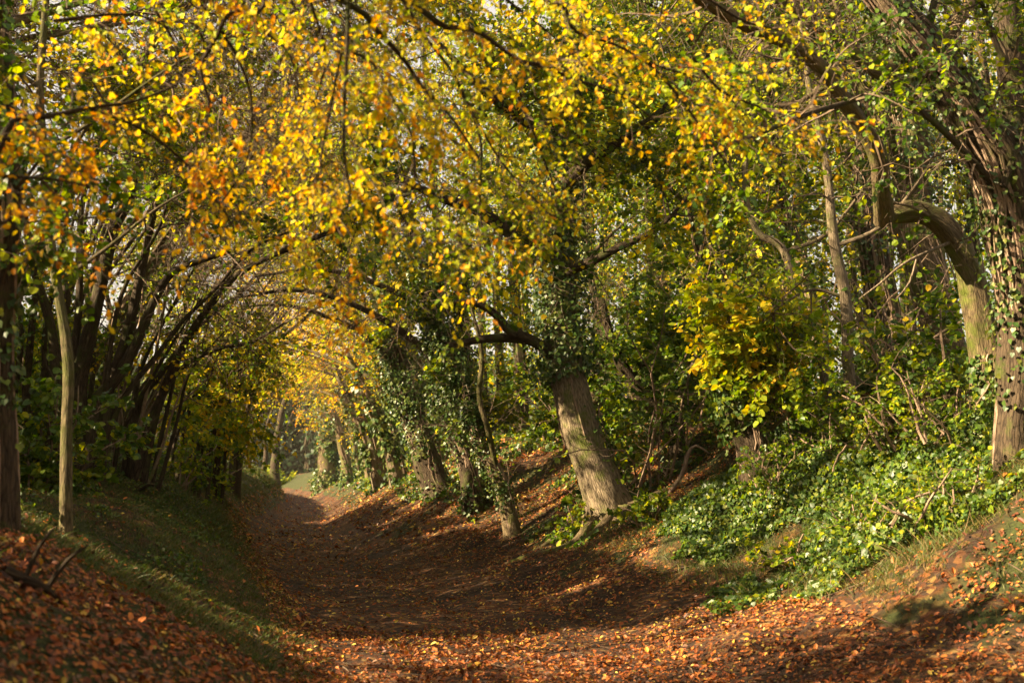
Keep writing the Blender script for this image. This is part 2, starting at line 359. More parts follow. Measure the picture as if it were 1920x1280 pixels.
# ------------------------------------------------------------------ ground and lane
def sheet(name, d, y, mat, dz=0.0, edge=None):
    dd, yy = np.meshgrid(d, y, indexing='xy')
    if edge is not None: dd = dd * (1 + edge * (n2(yy, np.sign(dd) * 7, .5) - .5))
    xx = cx(yy) + dd; zz = H(xx, yy) + dz
    V = np.stack([xx, yy, zz], -1); ny, nx = dd.shape
    i, j = np.meshgrid(np.arange(ny - 1), np.arange(nx - 1), indexing='ij')
    g = Geo(); g.add(V, np.stack([i * nx + j, i * nx + j + 1, (i + 1) * nx + j + 1, (i + 1) * nx + j], -1))
    return g.build(name, [mat], smooth=True, kind='structure')
def graded(a, b, s0, s1, grow_=1.05):
    out = [a]; s = s0
    while out[-1] < b: out.append(out[-1] + s); s = min(s * grow_, s1)
    return np.array(out)
dpos = graded(0, 10, .09, .25, 1.01); dpos = np.concatenate([dpos, graded(dpos[-1] + .4, 120, .4, 20, 1.12)])
dl = np.concatenate([-dpos[:0:-1], dpos])
yl = np.concatenate([np.arange(-40, 3, 1.5), graded(3, 45, .09, .3, 1.006), graded(45.4, 130, .4, 1.2, 1.02), graded(132, 600, 3, 25, 1.1)])
sheet('ground', dl, yl, M['ground'])
sheet('path', np.linspace(-1.35, 1.35, 30), yl[yl < 140], M['path'], .004, .35)

# ------------------------------------------------------------------ sun gaps in the canopy
_e1 = nrm(np.cross(SUN, [0, 0, 1])); _e2 = np.cross(_e1, SUN)
GAPS = []            # (a, b, radius, s): openings towards the sun
def gap(px, py, r, depth=None):
    P = hit(px, py) if depth is None else at(px, py, depth)
    GAPS.append((P @ _e1, P @ _e2, r, P @ SUN))
def shaft(P):
    """True where a canopy leaf is kept: the canopy has openings through which the low sun reaches the lane"""
    a = P @ _e1; b = P @ _e2; s = P @ SUN
    q = np.stack([a, b, np.zeros_like(a)], -1)
    n = vnoise(q, .55) * .65 + vnoise(q, 1.5) * .35
    zc = P[:, 2] + .57 * (P[:, 0] - cx(P[:, 1]))            # height at which the ray through P crosses the lane
    th = np.interp(zc, [1.1, 1.9, 3.0], [.95, .54, .44])
    th = np.where(P[:, 1] > 44, np.minimum(th, .30), th)
    keep = (n < th) | (R.random(len(P)) < np.where(n < th + .04, .5, .10))
    for ga, gb, r, gs in GAPS:
        dd = (a - ga) ** 2 + (b - gb) ** 2
        keep &= ~((dd < (r * (.7 + .6 * vnoise(q, 1.3))) ** 2) & (s > gs + 1.2))
    return keep
for g_ in [(560, 1215, .7), (700, 1230, .8), (850, 1230, .9), (1000, 1225, .9), (1150, 1200, .8), (1300, 1175, .8), (1430, 1150, .8), (1560, 1125, .7), (1660, 1110, .5), (450, 1190, .5), (1100, 1100, .25), (1240, 1020, .3),
           (1340, 960, .35), (1450, 1000, .8), (1600, 950, .9), (1700, 1000, .7), (1600, 850, .8), (1500, 870, .5), (1850, 1210, .3),
           (840, 990, .4), (740, 975, .5), (800, 930, .6), (620, 965, .9), (970, 930, .4)]:
    gap(*g_)
for g_ in [(1075, 760, .8, 22), (1120, 880, .6, 22), (1040, 650, .8, 22), (1400, 680, 1.2, 16), (1400, 780, .8, 16), (940, 880, .9, 22), (900, 790, 1.2, 22), (850, 800, 1.2, 26), (880, 690, 1.2, 25), (780, 800, 1.4, 32),
           (1820, 500, .8, 14), (1650, 330, .8, 12), (1600, 600, 1.2, 14), (1750, 600, 1., 15), (612, 860, 3.5, 90), (612, 820, 3.5, 90), (690, 850, 3., 46), (700, 890, 3., 44), (655, 870, 3, 76), (760, 800, 1.5, 36),
           (620, 790, 3, 65), (540, 800, 2.5, 55), (1250, 650, 1.2, 22), (800, 620, 1.8, 28), (900, 540, 1.6, 24), (1000, 450, 1.3, 20), (1150, 560, 1.5, 22), (1280, 480, 1.6, 24), (700, 700, 2, 34), (1320, 600, 1.3, 20), (545, 890, 4, 85), (580, 860, 4, 95), (500, 900, 3, 65)]:
    gap(*g_)

# ------------------------------------------------------------------ tree building
LM = {'o': 'orange', 'y': 'yellow', 'l': 'lime', 'g': 'green'}
def mixmats(spec):
    """'o3y2l1' -> materials and weights"""
    ks = spec[::2]; ws = [float(c) for c in spec[1::2]]
    return [M[LM[k]] for k in ks], ws
def leafy(parent, polys, spec, n1, n2_, per, L1, L2, size, kind='hazel', t0=.15, quad=False, keep=shaft, name='crown', grav=.08, tilt=.6, up=.15, r1=.012, twk=3):
    mats, ws = mixmats(spec)
    g = Geo()
    S, T, t = sample(polys, n1, t0, 1.0)
    A = grow(S, side_dirs(T, .9, up), L1 * (.5 + .8 * R.random(n1)), 7, .22, grav)
    tubes(g, A, np.linspace(1, .25, 7)[None] * r1 * (.6 + .8 * R.random((n1, 1))), 4 if twk > 3 else 3)
    S2, T2 = sample_arr(A, n2_, .15, 1.0)
    B = grow(S2, side_dirs(T2, .8, .05), L2 * (.5 + .8 * R.random(n2_)), 4, .18, grav)
    if twk: tubes(g, B, np.linspace(1, .3, 4)[None] * r1 * .32 * np.ones((n2_, 1)), 3)
    leaf_twigs(g, B, per, size, kind, ws, tilt, quad, .25, keep)
    return g.build(name, [M['twig']] + mats, parent)
def ivy(parent, P, rad, a, b, n, size=.07, thick=.14, bare=.52, name='ivy', ns=10, smat='stem'):
    n = int(n * 2.2)
    """ivy leaves (and a few clinging stems) on the trunk between fractions a and b"""
    g = Geo(); T = nrm(np.gradient(P, axis=0))
    t = (a + (b - a) * R.random(n)) * (len(P) - 1.001); i = t.astype(int)
    r = R.normal(size=(n, 3)); r -= T[i] * (r * T[i]).sum(-1, keepdims=True); r = nrm(r)
    out = thick * R.random(n) ** 1.5 * 1.2
    S = P[i] + (P[np.minimum(i + 1, len(P) - 1)] - P[i]) * (t - i)[:, None] + r * (rad[i] * 1.02 + out)[:, None]
    m = vnoise(S, 1.1) * .6 + vnoise(S, 2.7) * .4 + .16 * R.random(n) > bare
    S, r = S[m], r[m]; k = len(S)
    D = nrm(np.array([0, 0, -1.0]) + r * .5 + R.normal(size=(k, 3)) * .5)
    leaves(g, S, D, nrm(r + R.normal(size=(k, 3)) * .45 + np.array([0, 0, .3])), size * (.6 + .7 * R.random(k)), 'ivy', 1)
    st = []
    for q in range(ns):
        th = R.random() * 6.28; u = np.linspace(a * .6, min(1, b), 24) * (len(P) - 1.001); ii = u.astype(int)
        nn = nrm(np.cross(T[ii], [0, 1, .2])); bb = np.cross(T[ii], nn); w = th + np.cumsum(R.normal(size=24) * .12)
        st.append(P[ii] + (nn * np.cos(w)[:, None] + bb * np.sin(w)[:, None]) * (rad[ii] * 1.06)[:, None])
    tubes(g, np.array(st), np.full((ns, 24), .013), 4)
    return g.build(name, [M[smat], M['ivy']], parent)

class Tree:
    def __init__(s, name, base, label, cat='tree', group=None, bark='bark'):
        s.base = np.array(base, float); s.bark = bark
        s.root = empty(name, s.base, label, cat, group); s.polys = []; s.rads = []
    def limb(s, pts, rads, name='branch', k=12, rough=.1, flare=0, step=.1, bark=None, leafy_=True):
        Q = smooth_poly(np.hstack([np.asarray(pts, float), np.asarray(rads, float)[:, None]]), step)
        P, r = Q[:, :3], np.maximum(Q[:, 3], .004)
        w = len(P); wig = np.stack([vnoise(P * .9 + 3.3), vnoise(P * .9 + 9.1), vnoise(P * .9 + 5.7)], -1) - .5
        P = P + wig * (np.minimum(1, np.arange(w) / 10)[:, None] * np.clip(r * 1.2, .02, .15)[:, None])
        g = Geo(); big_tube(g, P, r, k, rough, flare)
        o = g.build(name, [M[bark or s.bark]], s.root, smooth=True)
        if leafy_: s.polys.append(P)
        s.last = (P, r); s.rads.append(r)
        return P, r

def pxl(lst, depth, base=None, dy=0.0):
    """photo polyline at one distance (drifting by dy towards the top) -> 3-D points"""
    n = len(lst); out = []
    for i, q in enumerate(lst):
        yy = q[2] if len(q) > 2 else depth + dy * i / max(1, n - 1)
        out.append(at(q[0], q[1], yy))
    if base is not None: out[0] = base
    return out

def sink(p, h=.7): p = np.array(p, float); p[2] = H(p[0], p[1]) - h; return p

def stemset(base, n, lean, h, r, spread=.5, wob=.3):
    """a stool of n stems rising from base, leaning by lean (x, y per metre of height)"""
    out = []
    for q in range(n):
        off = R.normal(size=2) * spread * .35; hh = h * (.7 + .4 * R.random())
        ln = np.array(lean) + R.normal(size=2) * spread * .35
        pts = []
        for u in np.linspace(0, 1, 7):
            z = hh * u
            c = np.array([base[0] + off[0] + ln[0] * z * (.5 + .7 * u), base[1] + off[1] + ln[1] * z * (.5 + .7 * u)])
            c = c + (R.normal(size=2) * wob * .25 * (u > 0))
            pts.append([c[0], c[1], base[2] + z])
        pts[0] = [base[0] + off[0], base[1] + off[1], H(base[0] + off[0], base[1] + off[1]) - .2]
        rr = r * (.6 + .6 * R.random())
        out.append((pts, [rr * (1 - .72 * u) for u in np.linspace(0, 1, 7)]))
    return out

def arch_tree(name, x, y, label, group, h=10, r=.18, lean=(-.3, 0), n=1, spec='y3l3g1', leaf=.075, cnt=(30, 420, 12), L=(2.2, .8), ivyn=0,
              bark='bark', quad=False, t0=.3, limbs=3, cat='tree', over=0.0, keep=shaft, kind='hazel', up=.15, k=10):
    z = float(H(x, y)); T = Tree(name, (x, y, z - .05), label, cat, group, bark)
    for pts, rr in stemset((x, y, z), n, lean, h, r, .12 if n == 1 else .5, .35):
        P, rad = T.limb(pts, rr, 'trunk' if n == 1 else 'stem', k if r > .1 else 7, .10, .5 if n == 1 else .2, .15)
        if n == 1 and ivyn: ivy(T.root, P, rad, 0.0, .6, ivyn, .07 if y < 35 else .10, .15, .54)
        main = P
    if limbs:
        for q in range(limbs):
            t = .3 + .5 * q / max(1, limbs) + .1 * R.random(); i = int(t * (len(main) - 1)); s = main[i]; a = R.random() * 6.28
            dx = np.array([cos(a) * .7 + over, sin(a) * .7]); ll = h * (.28 + .15 * R.random())
            pts = [s + np.array([dx[0] * ll * u, dx[1] * ll * u, ll * (.75 * u - .35 * u * u)]) for u in np.linspace(0, 1, 5)]
            T.limb(pts, [r * .45 * (1 - .75 * u) for u in np.linspace(0, 1, 5)], 'branch', 7, .06, 0, .2)
    leafy(T.root, T.polys, spec, *cnt, *L, leaf, kind, t0, quad, keep, up=up, twk=3 if y < 30 else 0)
    return T

# ================================================================== RIGHT BANK: the trees one can tell apart
# big leaning maple in the middle
b = hit(1160, 975); D0 = b[1]
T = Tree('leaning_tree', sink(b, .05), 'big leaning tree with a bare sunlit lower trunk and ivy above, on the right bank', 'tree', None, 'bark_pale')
pts = pxl([(1160, 975), (1122, 880), (1082, 785), (1056, 705), (1046, 620), (1046, 520), (1040, 420), (1045, 300), (1062, 180), (1090, 50), (1110, -60)], D0, sink(b, .3), .8)
P, rad = T.limb(pts, [c / F * D0 for c in (40, 35, 33, 31, 29, 28, 25, 22, 19, 15, 12)], 'trunk', 28, .07, .32, .06)
MAIN = (P, rad)
ivy(T.root, P, rad, .27, .9, 5200, .06, .30, .42)
ivy(T.root, P[:, :] + np.array([.12, .1, 0]), rad * .9, 0.0, .22, 500, .055, .08)
n_ = len(P)
T.limb(pxl([(1052, 650), (1000, 641), (950, 632), (900, 634), (850, 645), (835, 640)], D0, P[int(n_ * .3)]), [.085, .075, .07, .06, .045, .02], 'branch', 10, .15, 0, .08, 'bark_dark')
T.limb(pxl([(1046, 640), (985, 632), (955, 620), (930, 590), (895, 568), (855, 566), (815, 590)], D0, P[int(n_ * .31)], -.5), [.08, .07, .065, .06, .05, .035, .02], 'branch', 10, .15, 0, .08, 'bark_dark')
T.limb(pxl([(1045, 480), (1000, 455), (950, 430), (890, 390), (820, 370), (740, 330)], D0, P[int(n_ * .5)], -3), [.13, .11, .10, .08, .06, .03], 'branch', 9, .1, 0, .1, 'bark_dark')
T.limb(pxl([(1042, 390), (1110, 300), (1200, 240), (1270, 180), (1330, 100)], D0, P[int(n_ * .6)], -2), [.12, .10, .08, .06, .03], 'branch', 9, .1, 0, .1, 'bark_dark')
T.limb(pxl([(1045, 300), (980, 220), (900, 160), (800, 60)], D0, P[int(n_ * .7)], -2), [.10, .08, .06, .03], 'branch', 9, .1, 0, .1, 'bark_dark')
T.limb(pxl([(1048, 540), (1090, 500), (1150, 470), (1230, 430), (1290, 370)], D0, P[int(n_ * .45)], -1), [.09, .07, .06, .04, .02], 'branch', 8, .1, 0, .1, 'bark_dark')
b_ = MAIN[0][8]
for q, (an, ll) in enumerate([(-2.6, 1.5), (-1.9, 1.2), (-1.2, 1.4), (-.4, 1.3), (2.9, 1.1)]):
    u = np.linspace(0, 1, 7); x_ = b_[0] + np.cos(an + .35 * np.sin(u * 4 + q)) * (.15 + ll * u); y_ = b_[1] + np.sin(an + .35 * np.sin(u * 4 + q)) * (.15 + ll * u)
    z_ = H(x_, y_) + .20 * (1 - u) ** 2 - .03 * u
    T.limb(np.stack([x_, y_, z_], -1), .10 * (1 - .8 * u) + .01, 'root', 10, .15, 0, .06, 'bark', leafy_=False)
leafy(T.root, T.polys[3:], 'y3l4g3', 80, 1300, 12, 1.7, .6, .085, 'hazel', .15, up=.1)
leafy(T.root, [P[int(n_ * .5):]], 'l3g3', 50, 520, 12, 1.6, .6, .085, 'hazel', .0, name='crown')

# slim ivied tree left of it
b = hit(975, 1000); d_ = b[1]
T = Tree('slim_tree', sink(b, .05), 'slim crooked tree wrapped in ivy, leaning left just left of the big bare-trunked leaning tree', 'tree', None, 'bark_moss')
P, rad = T.limb(pxl([(975, 1000), (938, 910), (905, 850), (882, 780), (855, 700), (820, 620), (790, 520), (760, 400)], d_, sink(b), 1.0), [.15, .12, .105, .10, .09, .075, .06, .03], 'trunk', 14, .14, .4, .08, bark='bark')
ivy(T.root, P, rad, .10, .42, 900, .045, .12, .50)
ivy(T.root, P, rad, .40, .95, 3000, .055, .28, .42)
T.limb(pxl([(905, 850), (915, 800), (900, 740), (905, 660), (880, 560)], d_, P[int(len(P) * .25)]), [.05, .05, .045, .04, .02], 'branch', 8)
leafy(T.root, [P[len(P) // 3:]], 'l3g4', 45, 600, 12, 1.5, .6, .085, 'hazel', 0)

for nm, px, lab, n_iv in [
    ('ivied_tree', [(900, 960), (878, 890), (850, 810), (832, 720), (820, 600), (800, 480)], 'ivy-clad tree with a sunlit edge, second to the left of the big bare-trunked leaning tree', 2200),
    ('dark_tree', [(935, 945), (905, 870), (880, 790), (868, 700), (865, 560), (860, 420)], 'dark trunk close behind the slim ivied tree, half hidden by its ivy', 1200),
    ('dark_tree', [(838, 915), (800, 850), (770, 780), (752, 710), (735, 620), (720, 500)], 'thick dark leaning trunk shaggy with ivy, farthest left of the leaning group on the right', 3000)]:
    b = hit(*px[0]); b = b if b[1] < 45 else at(*px[0], 34); d_ = b[1]
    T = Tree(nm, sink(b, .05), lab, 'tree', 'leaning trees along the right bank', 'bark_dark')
    w = 24 if 'thick' in lab else 17
    P, rad = T.limb(pxl(px, d_, sink(b), .8), [c / F * d_ for c in (w * 1.3, w, w * .95, w * .85, w * .6, w * .35)], 'trunk', 16, .12, .3, .1)
    ivy(T.root, P, rad, .05, .45, n_iv // 3, .06, .12, .50)
    ivy(T.root, P, rad, .42, .95, n_iv, .07, .26, .46)
    T.limb([P[int(len(P) * .6)], P[int(len(P) * .6)] + [-1.2, -.5, 1.0], P[int(len(P) * .6)] + [-2.8, -1, 1.5], P[int(len(P) * .6)] + [-4.2, -1.5, 1.3]], [.09, .07, .05, .02], 'branch', 8)
    leafy(T.root, T.polys[1:] + [P[int(len(P) * .7):]], 'y3l4g1', 50, 700, 10, 1.6, .6, .10, 'hazel', .2)

# curved sunlit trunks and the bright ivied trunk at the end of the tunnel
for nm, px, dd_, w, lab, iv in [
    ('curved_tree', [(722, 905), (705, 868), (690, 820), (672, 780), (650, 740), (630, 690)], 46, 12, 'curved slender trunk glowing yellow in the sun, near the far end of the right bank', 500),
    ('curved_tree', [(752, 900), (738, 858), (722, 815), (700, 770), (680, 720), (650, 660)], 42, 11, 'bowed dark stem beside the glowing curved trunk of the right bank', 600),
    ('ivied_tree', [(613, 918), (612, 880), (613, 840), (614, 800), (606, 760), (590, 710)], 90, 17, 'bright yellow ivy-covered upright trunk at the far opening of the lane', 2600),
    ('ivied_tree', [(655, 912), (650, 880), (642, 840), (636, 800), (622, 770), (600, 730)], 76, 9, 'thin ivied trunk next right of the bright upright trunk at the far opening', 700)]:
    b = at(*px[0], dd_); d_ = b[1]
    T = Tree(nm, sink(b, .05), lab, 'tree', None, 'bark_pale' if 'glow' in lab else 'bark')  # sunlit trunk takes the paler bark, its sunlight put into the colour
    P, rad = T.limb(pxl(px, d_, sink(b)), [c / F * d_ for c in (w * 1.3, w, w * .9, w * .85, w * .7, w * .4)], 'trunk', 12, .1, .4, .15)
    ivy(T.root, P, rad, 0, .9, iv, .15, .25)
    leafy(T.root, [P[len(P) // 2:]], 'y4o1l2', 40, 500, 10, 2.2, .8, .16, 'hazel', .0, quad=True)

# dark leaning stem behind the gap
b = hit(1300, 835); b = b if 18 < b[1] < 40 else at(1300, 835, 27)
T = Tree('dark_tree', sink(b, .05), 'thin dark stem leaning left over the little earth track behind the big leaning tree', 'tree', None, 'bark_dark')
P, rad = T.limb(pxl([(1300, 835), (1255, 795), (1215, 755), (1180, 715), (1150, 650), (1130, 560)], b[1], sink(b)), [.17, .15, .14, .12, .09, .05], 'trunk', 12, .12, .3)
T.limb(pxl([(1245, 790), (1225, 730), (1200, 660), (1195, 600), (1170, 560)], b[1], P[len(P) // 4]), [.08, .07, .06, .05, .03], 'branch', 8)
T.limb(pxl([(1265, 800), (1290, 740), (1310, 680), (1300, 600)], b[1], P[len(P) // 5]), [.07, .06, .05, .03], 'branch', 8)
leafy(T.root, T.polys, 'l2g4', 60, 800, 12, 1.5, .6, .09, 'hazel', .3)

# ivied stump with the bright green leaves
b = hit(1435, 880); d_ = b[1]
T = Tree('ivied_stump', sink(b, .05), 'leaning ivied stump topped by vivid lime leaves, right of the big leaning tree', 'stump', None, 'bark')
P, rad = T.limb(pxl([(1435, 880), (1412, 830), (1395, 780), (1388, 735), (1395, 690)], d_, sink(b)), [.28, .22, .20, .19, .12], 'trunk', 18, .2, .3, bark='bark_dark')
ivy(T.root, P, rad, 0, 1.0, 2300, .055, .16, .44, ns=22)
for q in [[(1395, 740), (1430, 690), (1470, 650), (1500, 600)], [(1390, 735), (1380, 680), (1370, 620), (1360, 560)], [(1396, 740), (1420, 680), (1430, 620), (1440, 560)],
          [(1420, 850), (1450, 800), (1490, 770), (1530, 700)], [(1415, 840), (1440, 780), (1450, 740), (1490, 700)]]:
    T.limb(pxl(q, d_, None, -.6), [.03, .025, .02, .01], 'branch', 6)
leafy(T.root, T.polys[1:4], 'l5y2', 60, 520, 9, .7, .35, .085, 'hazel', .1, keep=None, r1=.008)
leafy(T.root, T.polys[4:], 'g2l3', 30, 160, 8, .7, .35, .07, 'hazel', .3, keep=None, r1=.008)

# two slim saplings
for px, lab, rr in [([(1565, 790), (1532, 660), (1492, 545), (1466, 462), (1420, 430), (1398, 340), (1412, 230), (1400, 100)], 'slim crooked sapling bending left, left one of the sunlit pair on the ivy mound', .055),
                    ([(1622, 815), (1600, 760), (1588, 680), (1584, 560), (1560, 440), (1545, 300), (1520, 180), (1500, 40)], 'slim upright sapling with pale bark, right one of the sunlit pair on the ivy mound', .075)]:
    b = hit(*px[0]); d_ = b[1]; 
    if d_ > 22: b = at(*px[0], 15); d_ = 15
    T = Tree('sapling', sink(b, .05), lab, 'sapling', None, 'bark_pale')
    P, rad = T.limb(pxl(px, d_, sink(b), .5), [rr * 1.2, rr, rr * .95, rr * .9, rr * .8, rr * .7, rr * .6, rr * .4], 'trunk', 10, .08, .3, .08)
    i = int(len(P) * .5)
    T.limb([P[i], P[i] + [.5, -.2, .2], P[i] + [.9, -.5, .7], P[i] + [1.2, -.6, 1.2]], [.03, .025, .018, .01], 'branch', 6)
    i = int(len(P) * .4)
    T.limb([P[i], P[i] + [-.4, 0, .1], P[i] + [-.8, -.2, -.1], P[i] + [-1.1, -.3, -.35]], [.025, .02, .015, .008], 'branch', 6)
    leafy(T.root, T.polys[1:] + [P[int(len(P) * .35):]], 'l3g3y1', 38, 330, 11, 1.1, .4, .055, 'hazel', .1)

# arching broken-armed tree
b = hit(1865, 745); d_ = b[1] if b[1] < 20 else 14
b = at(1865, 745, d_)
T = Tree('arching_tree', sink(b, .05), 'tree whose grey trunk bends left into a dark elbow, then climbs as a long limb', 'tree', None, 'bark')
arch = [(1865, 745), (1838, 650), (1828, 570), (1812, 495), (1775, 430), (1735, 400), (1695, 397), (1662, 408), (1645, 412)]
P, rad = T.limb(pxl(arch, d_, sink(b), -.5), [.18, .14, .125, .12, .115, .10, .105, .08, .085], 'trunk', 20, .24, .4, .06)
up_ = [(1648, 425), (1650, 360), (1638, 290), (1600, 222), (1560, 170), (1525, 118), (1460, 72), (1385, 38), (1300, -10), (1200, -70)]
P2, rad2 = T.limb(pxl(up_, d_ - .5, P[-2], -2.5), [.095, .085, .09, .078, .08, .07, .065, .06, .05, .035], 'branch', 16, .24, 0, .06)
T.limb(pxl([(1745, 400), (1700, 385), (1650, 375), (1600, 350)], d_ - .6, P[int(len(P) * .8)]), [.02, .015, .012, .006], 'branch', 5, bark='dead')
T.limb(pxl([(1770, 425), (1700, 490), (1650, 530), (1610, 560)], d_ - .6, P[int(len(P) * .7)]), [.02, .016, .012, .006], 'branch', 5, bark='dead')
T.limb(pxl([(1720, 480), (1705, 530), (1680, 560)], d_ - .6), [.014, .012, .006], 'branch', 5, bark='dead')
T.limb(pxl([(1620, 250), (1560, 160), (1480, 200), (1420, 190)], d_ - 1, P2[int(len(P2) * .35)]), [.03, .025, .02, .01], 'branch', 6)
leafy(T.root, [P2[len(P2) // 3:]], 'y3l4', 40, 330, 11, 1.0, .4, .055, 'hazel', 0)
leafy(T.root, [P[len(P) // 2:]], 'l3g1', 10, 60, 8, .6, .3, .065, 'hazel', 0)
ivy(T.root, P, rad, 0, .35, 500, .06, .12)

# old tree on the right edge
b = at(1915, 840, 12.5)
T = Tree('old_tree', sink(b, .05), 'old forked tree thick with ivy stems filling the right edge of the view', 'tree', None, 'bark_dark')
P, rad = T.limb(pxl([(1915, 840), (1912, 700), (1906, 560), (1890, 420), (1868, 310), (1830, 240), (1775, 150), (1715, 70), (1640, -20), (1560, -120)], 12.5, sink(b), -.5),
                [.28, .22, .20, .215, .24, .215, .18, .16, .13, .1], 'trunk', 30, .26, .2, .05)
ivy(T.root, P, rad, 0.0, .95, 1900, .05, .12, .47, ns=30)
P2, _ = T.limb(pxl([(1895, 430), (1915, 300), (1912, 180), (1895, 60), (1880, -60)], 12.8, P[int(len(P) * .42)], 0), [.2, .17, .15, .13, .1], 'branch', 18, .14, 0, .08)
T.limb(pxl([(1880, 350), (1930, 200), (1870, 90), (1830, -20)], 12, None, 0), [.04, .035, .03, .02], 'branch', 8)
T.limb(pxl([(1820, 225), (1760, 150), (1740, 60), (1760, -40)], 12.3, P[int(len(P) * .55)], 0), [.06, .05, .045, .03], 'branch', 8)
T.limb(pxl([(1850, 270), (1700, 190), (1560, 200), (1400, 260), (1330, 300)], 12, P[int(len(P) * .5)], -3), [.035, .03, .025, .02, .01], 'branch', 7, bark='bark_dark')
leafy(T.root, T.polys[1:] + [P[len(P) // 2:]], 'l3g3', 60, 520, 11, .9, .4, .055, 'hazel', .1)

# pollard behind
b = at(1800, 720, 18.5)
T = Tree('pollard_tree', sink(b, .05), 'tall old pollard with shaggy grey bark standing behind the dark elbow of the arching tree', 'tree', None, 'bark')
P, rad = T.limb(pxl([(1805, 720), (1775, 620), (1742, 500), (1722, 430), (1708, 340), (1695, 240), (1685, 140), (1675, 20), (1670, -80)], 18.5, sink(b), 0),
                [.36, .30, .28, .27, .22, .25, .22, .18, .14], 'trunk', 22, .2, .4, .07)
ivy(T.root, P, rad, .4, .95, 1500, .07, .25)
T.limb(pxl([(1690, 200), (1640, 130), (1570, 75), (1500, 30), (1420, -30)], 18.5, P[int(len(P) * .75)], -1), [.17, .14, .12, .09, .06], 'branch', 12, .15)
T.limb(pxl([(1700, 300), (1660, 230), (1620, 170), (1590, 100), (1560, -20)], 19, P[int(len(P) * .6)], 0), [.12, .10, .08, .06, .04], 'branch', 10, .15)
T.limb(pxl([(1690, 160), (1740, 90), (1800, 30), (1840, -50)], 18.5, P[int(len(P) * .8)], 0), [.14, .11, .09, .05], 'branch', 10, .15)
leafy(T.root, T.polys[1:], 'l3g2', 70, 480, 9, 1.3, .5, .085, 'hazel', .1)

# background trunks of the right wood
RW = [(1250, 560, 30, .14), (1340, 700, 26, .12), (1490, 700, 24, .13), (1670, 700, 21, .15), (1700, 690, 26, .16), (1510, 600, 30, .12), (1430, 640, 34, .16), (1590, 640, 36, .17),
      (1770, 700, 28, .16), (1850, 690, 24, .14), (1890, 700, 34, .2), (1130, 780, 34, .13), (1050, 830, 40, .16), (1640, 700, 44, .2), (1380, 690, 46, .2), (1200, 720, 48, .2)]
wlab = ['dark trunk deep in the right-hand wood, {}']
pos = ['above the little earth track', 'left of the lime-leaved stump', 'between the stump and the slim saplings', 'right of the slim upright sapling', 'just left of the shaggy pollard',
       'far behind the slim crooked sapling', 'far behind the lime-leaved stump', 'far behind the slim upright sapling', 'just right of the shaggy pollard', 'behind the base of the bending tree',
       'behind the old tree at the right edge', 'right behind the foot of the big leaning tree', 'left behind the big leaning tree', 'deepest one behind the pair of saplings', 'deepest one behind the stump', 'deepest one beside the big leaning tree']
for (px, py, d_, r), ps in zip(RW, pos):
    b = at(px, py, d_)
    big = px > 1550
    arch_tree('woodland_tree', b[0], b[1], 'slender trunk deep in the right-hand wood, ' + ps, 'trees of the right-hand wood', h=9 + 5 * R.random(), r=r, lean=(-.12 + .1 * R.random(), 0),
              spec='l3g4y1', leaf=.11, cnt=(70, 1400 if not big else 300, 9), L=(2.4, .8), ivyn=500, bark='bark_dark', quad=d_ > 28, limbs=3, t0=.22)

# tunnel trees of the right bank beyond the leaning group
ords = ['first', 'second', 'third', 'fourth', 'fifth', 'sixth', 'seventh', 'eighth', 'ninth', 'tenth', 'eleventh', 'twelfth', 'thirteenth', 'fourteenth']
for q, (y, d) in enumerate([(38, 4.2), (43, 3.4), (48, 4.0), (53, 3.0), (58, 3.6), (66, 3.0), (78, 3.2), (84, 4.0), (92, 4.2), (100, 4.5)]):
    arch_tree('tunnel_tree', float(cx(y)) + d, y, ords[q] + ' ivied tree beyond the leaning group along the right bank, towards the far opening', 'trees lining the right bank of the tunnel',
              h=10.5, r=.16, lean=(-.30, 0), spec='y4l3o1' if y < 60 else 'y5o3l1', leaf=.12 if y < 55 else .17, cnt=(60, 900, 9), L=(2.6, .9), ivyn=700, quad=True, limbs=3, over=-.6, t0=.25)

# ================================================================== LEFT BANK
b = hit(130, 1003); d_ = b[1]
T = Tree('sapling', sink(b, .05), 'tall slim mossy sapling standing alone at the edge of the left bank', 'sapling', None, 'bark_moss')
P, rad = T.limb(pxl([(130, 1003), (127, 850), (131, 720), (126, 650), (108, 545), (93, 440), (84, 300), (76, 180), (84, 60), (92, -60)], d_, sink(b)), [c / F * d_ for c in (13, 10, 10.5, 10.5, 9, 9.5, 8, 7.5, 7, 6)], 'trunk', 14, .16, .35, .07)
for t, v in ((.5, (.5, 0, .35)), (.62, (-.6, .2, .2)), (.7, (.7, -.3, .3)), (.8, (-.5, -.3, .35)), (.88, (.6, .3, .3))):
    i = int(len(P) * t); v = np.array(v)
    T.limb([P[i], P[i] + v * .8, P[i] + v * 1.7 + [0, 0, .05], P[i] + v * 2.6], [.022, .018, .012, .006], 'branch', 6)
leafy(T.root, T.polys[1:], 'l3g3y1', 34, 300, 11, .9, .4, .055, 'hazel', .1)

b = hit(12, 990); d_ = b[1]
T = Tree('ivied_tree', sink(b, .05), 'dark ivy-wrapped trunk at the left edge of the view', 'tree', None, 'bark_dark')
P, rad = T.limb(pxl([(12, 990), (8, 850), (2, 720), (6, 560), (20, 400), (10, 200), (0, 0)], d_, sink(b)), [.11, .08, .075, .075, .07, .06, .05], 'trunk', 14, .12, .4)
ivy(T.root, P, rad, 0, .95, 700, .045, .07)
leafy(T.root, [P[len(P) // 2:]], 'g3l2', 30, 300, 11, 1.0, .4, .055, 'hazel', .0)

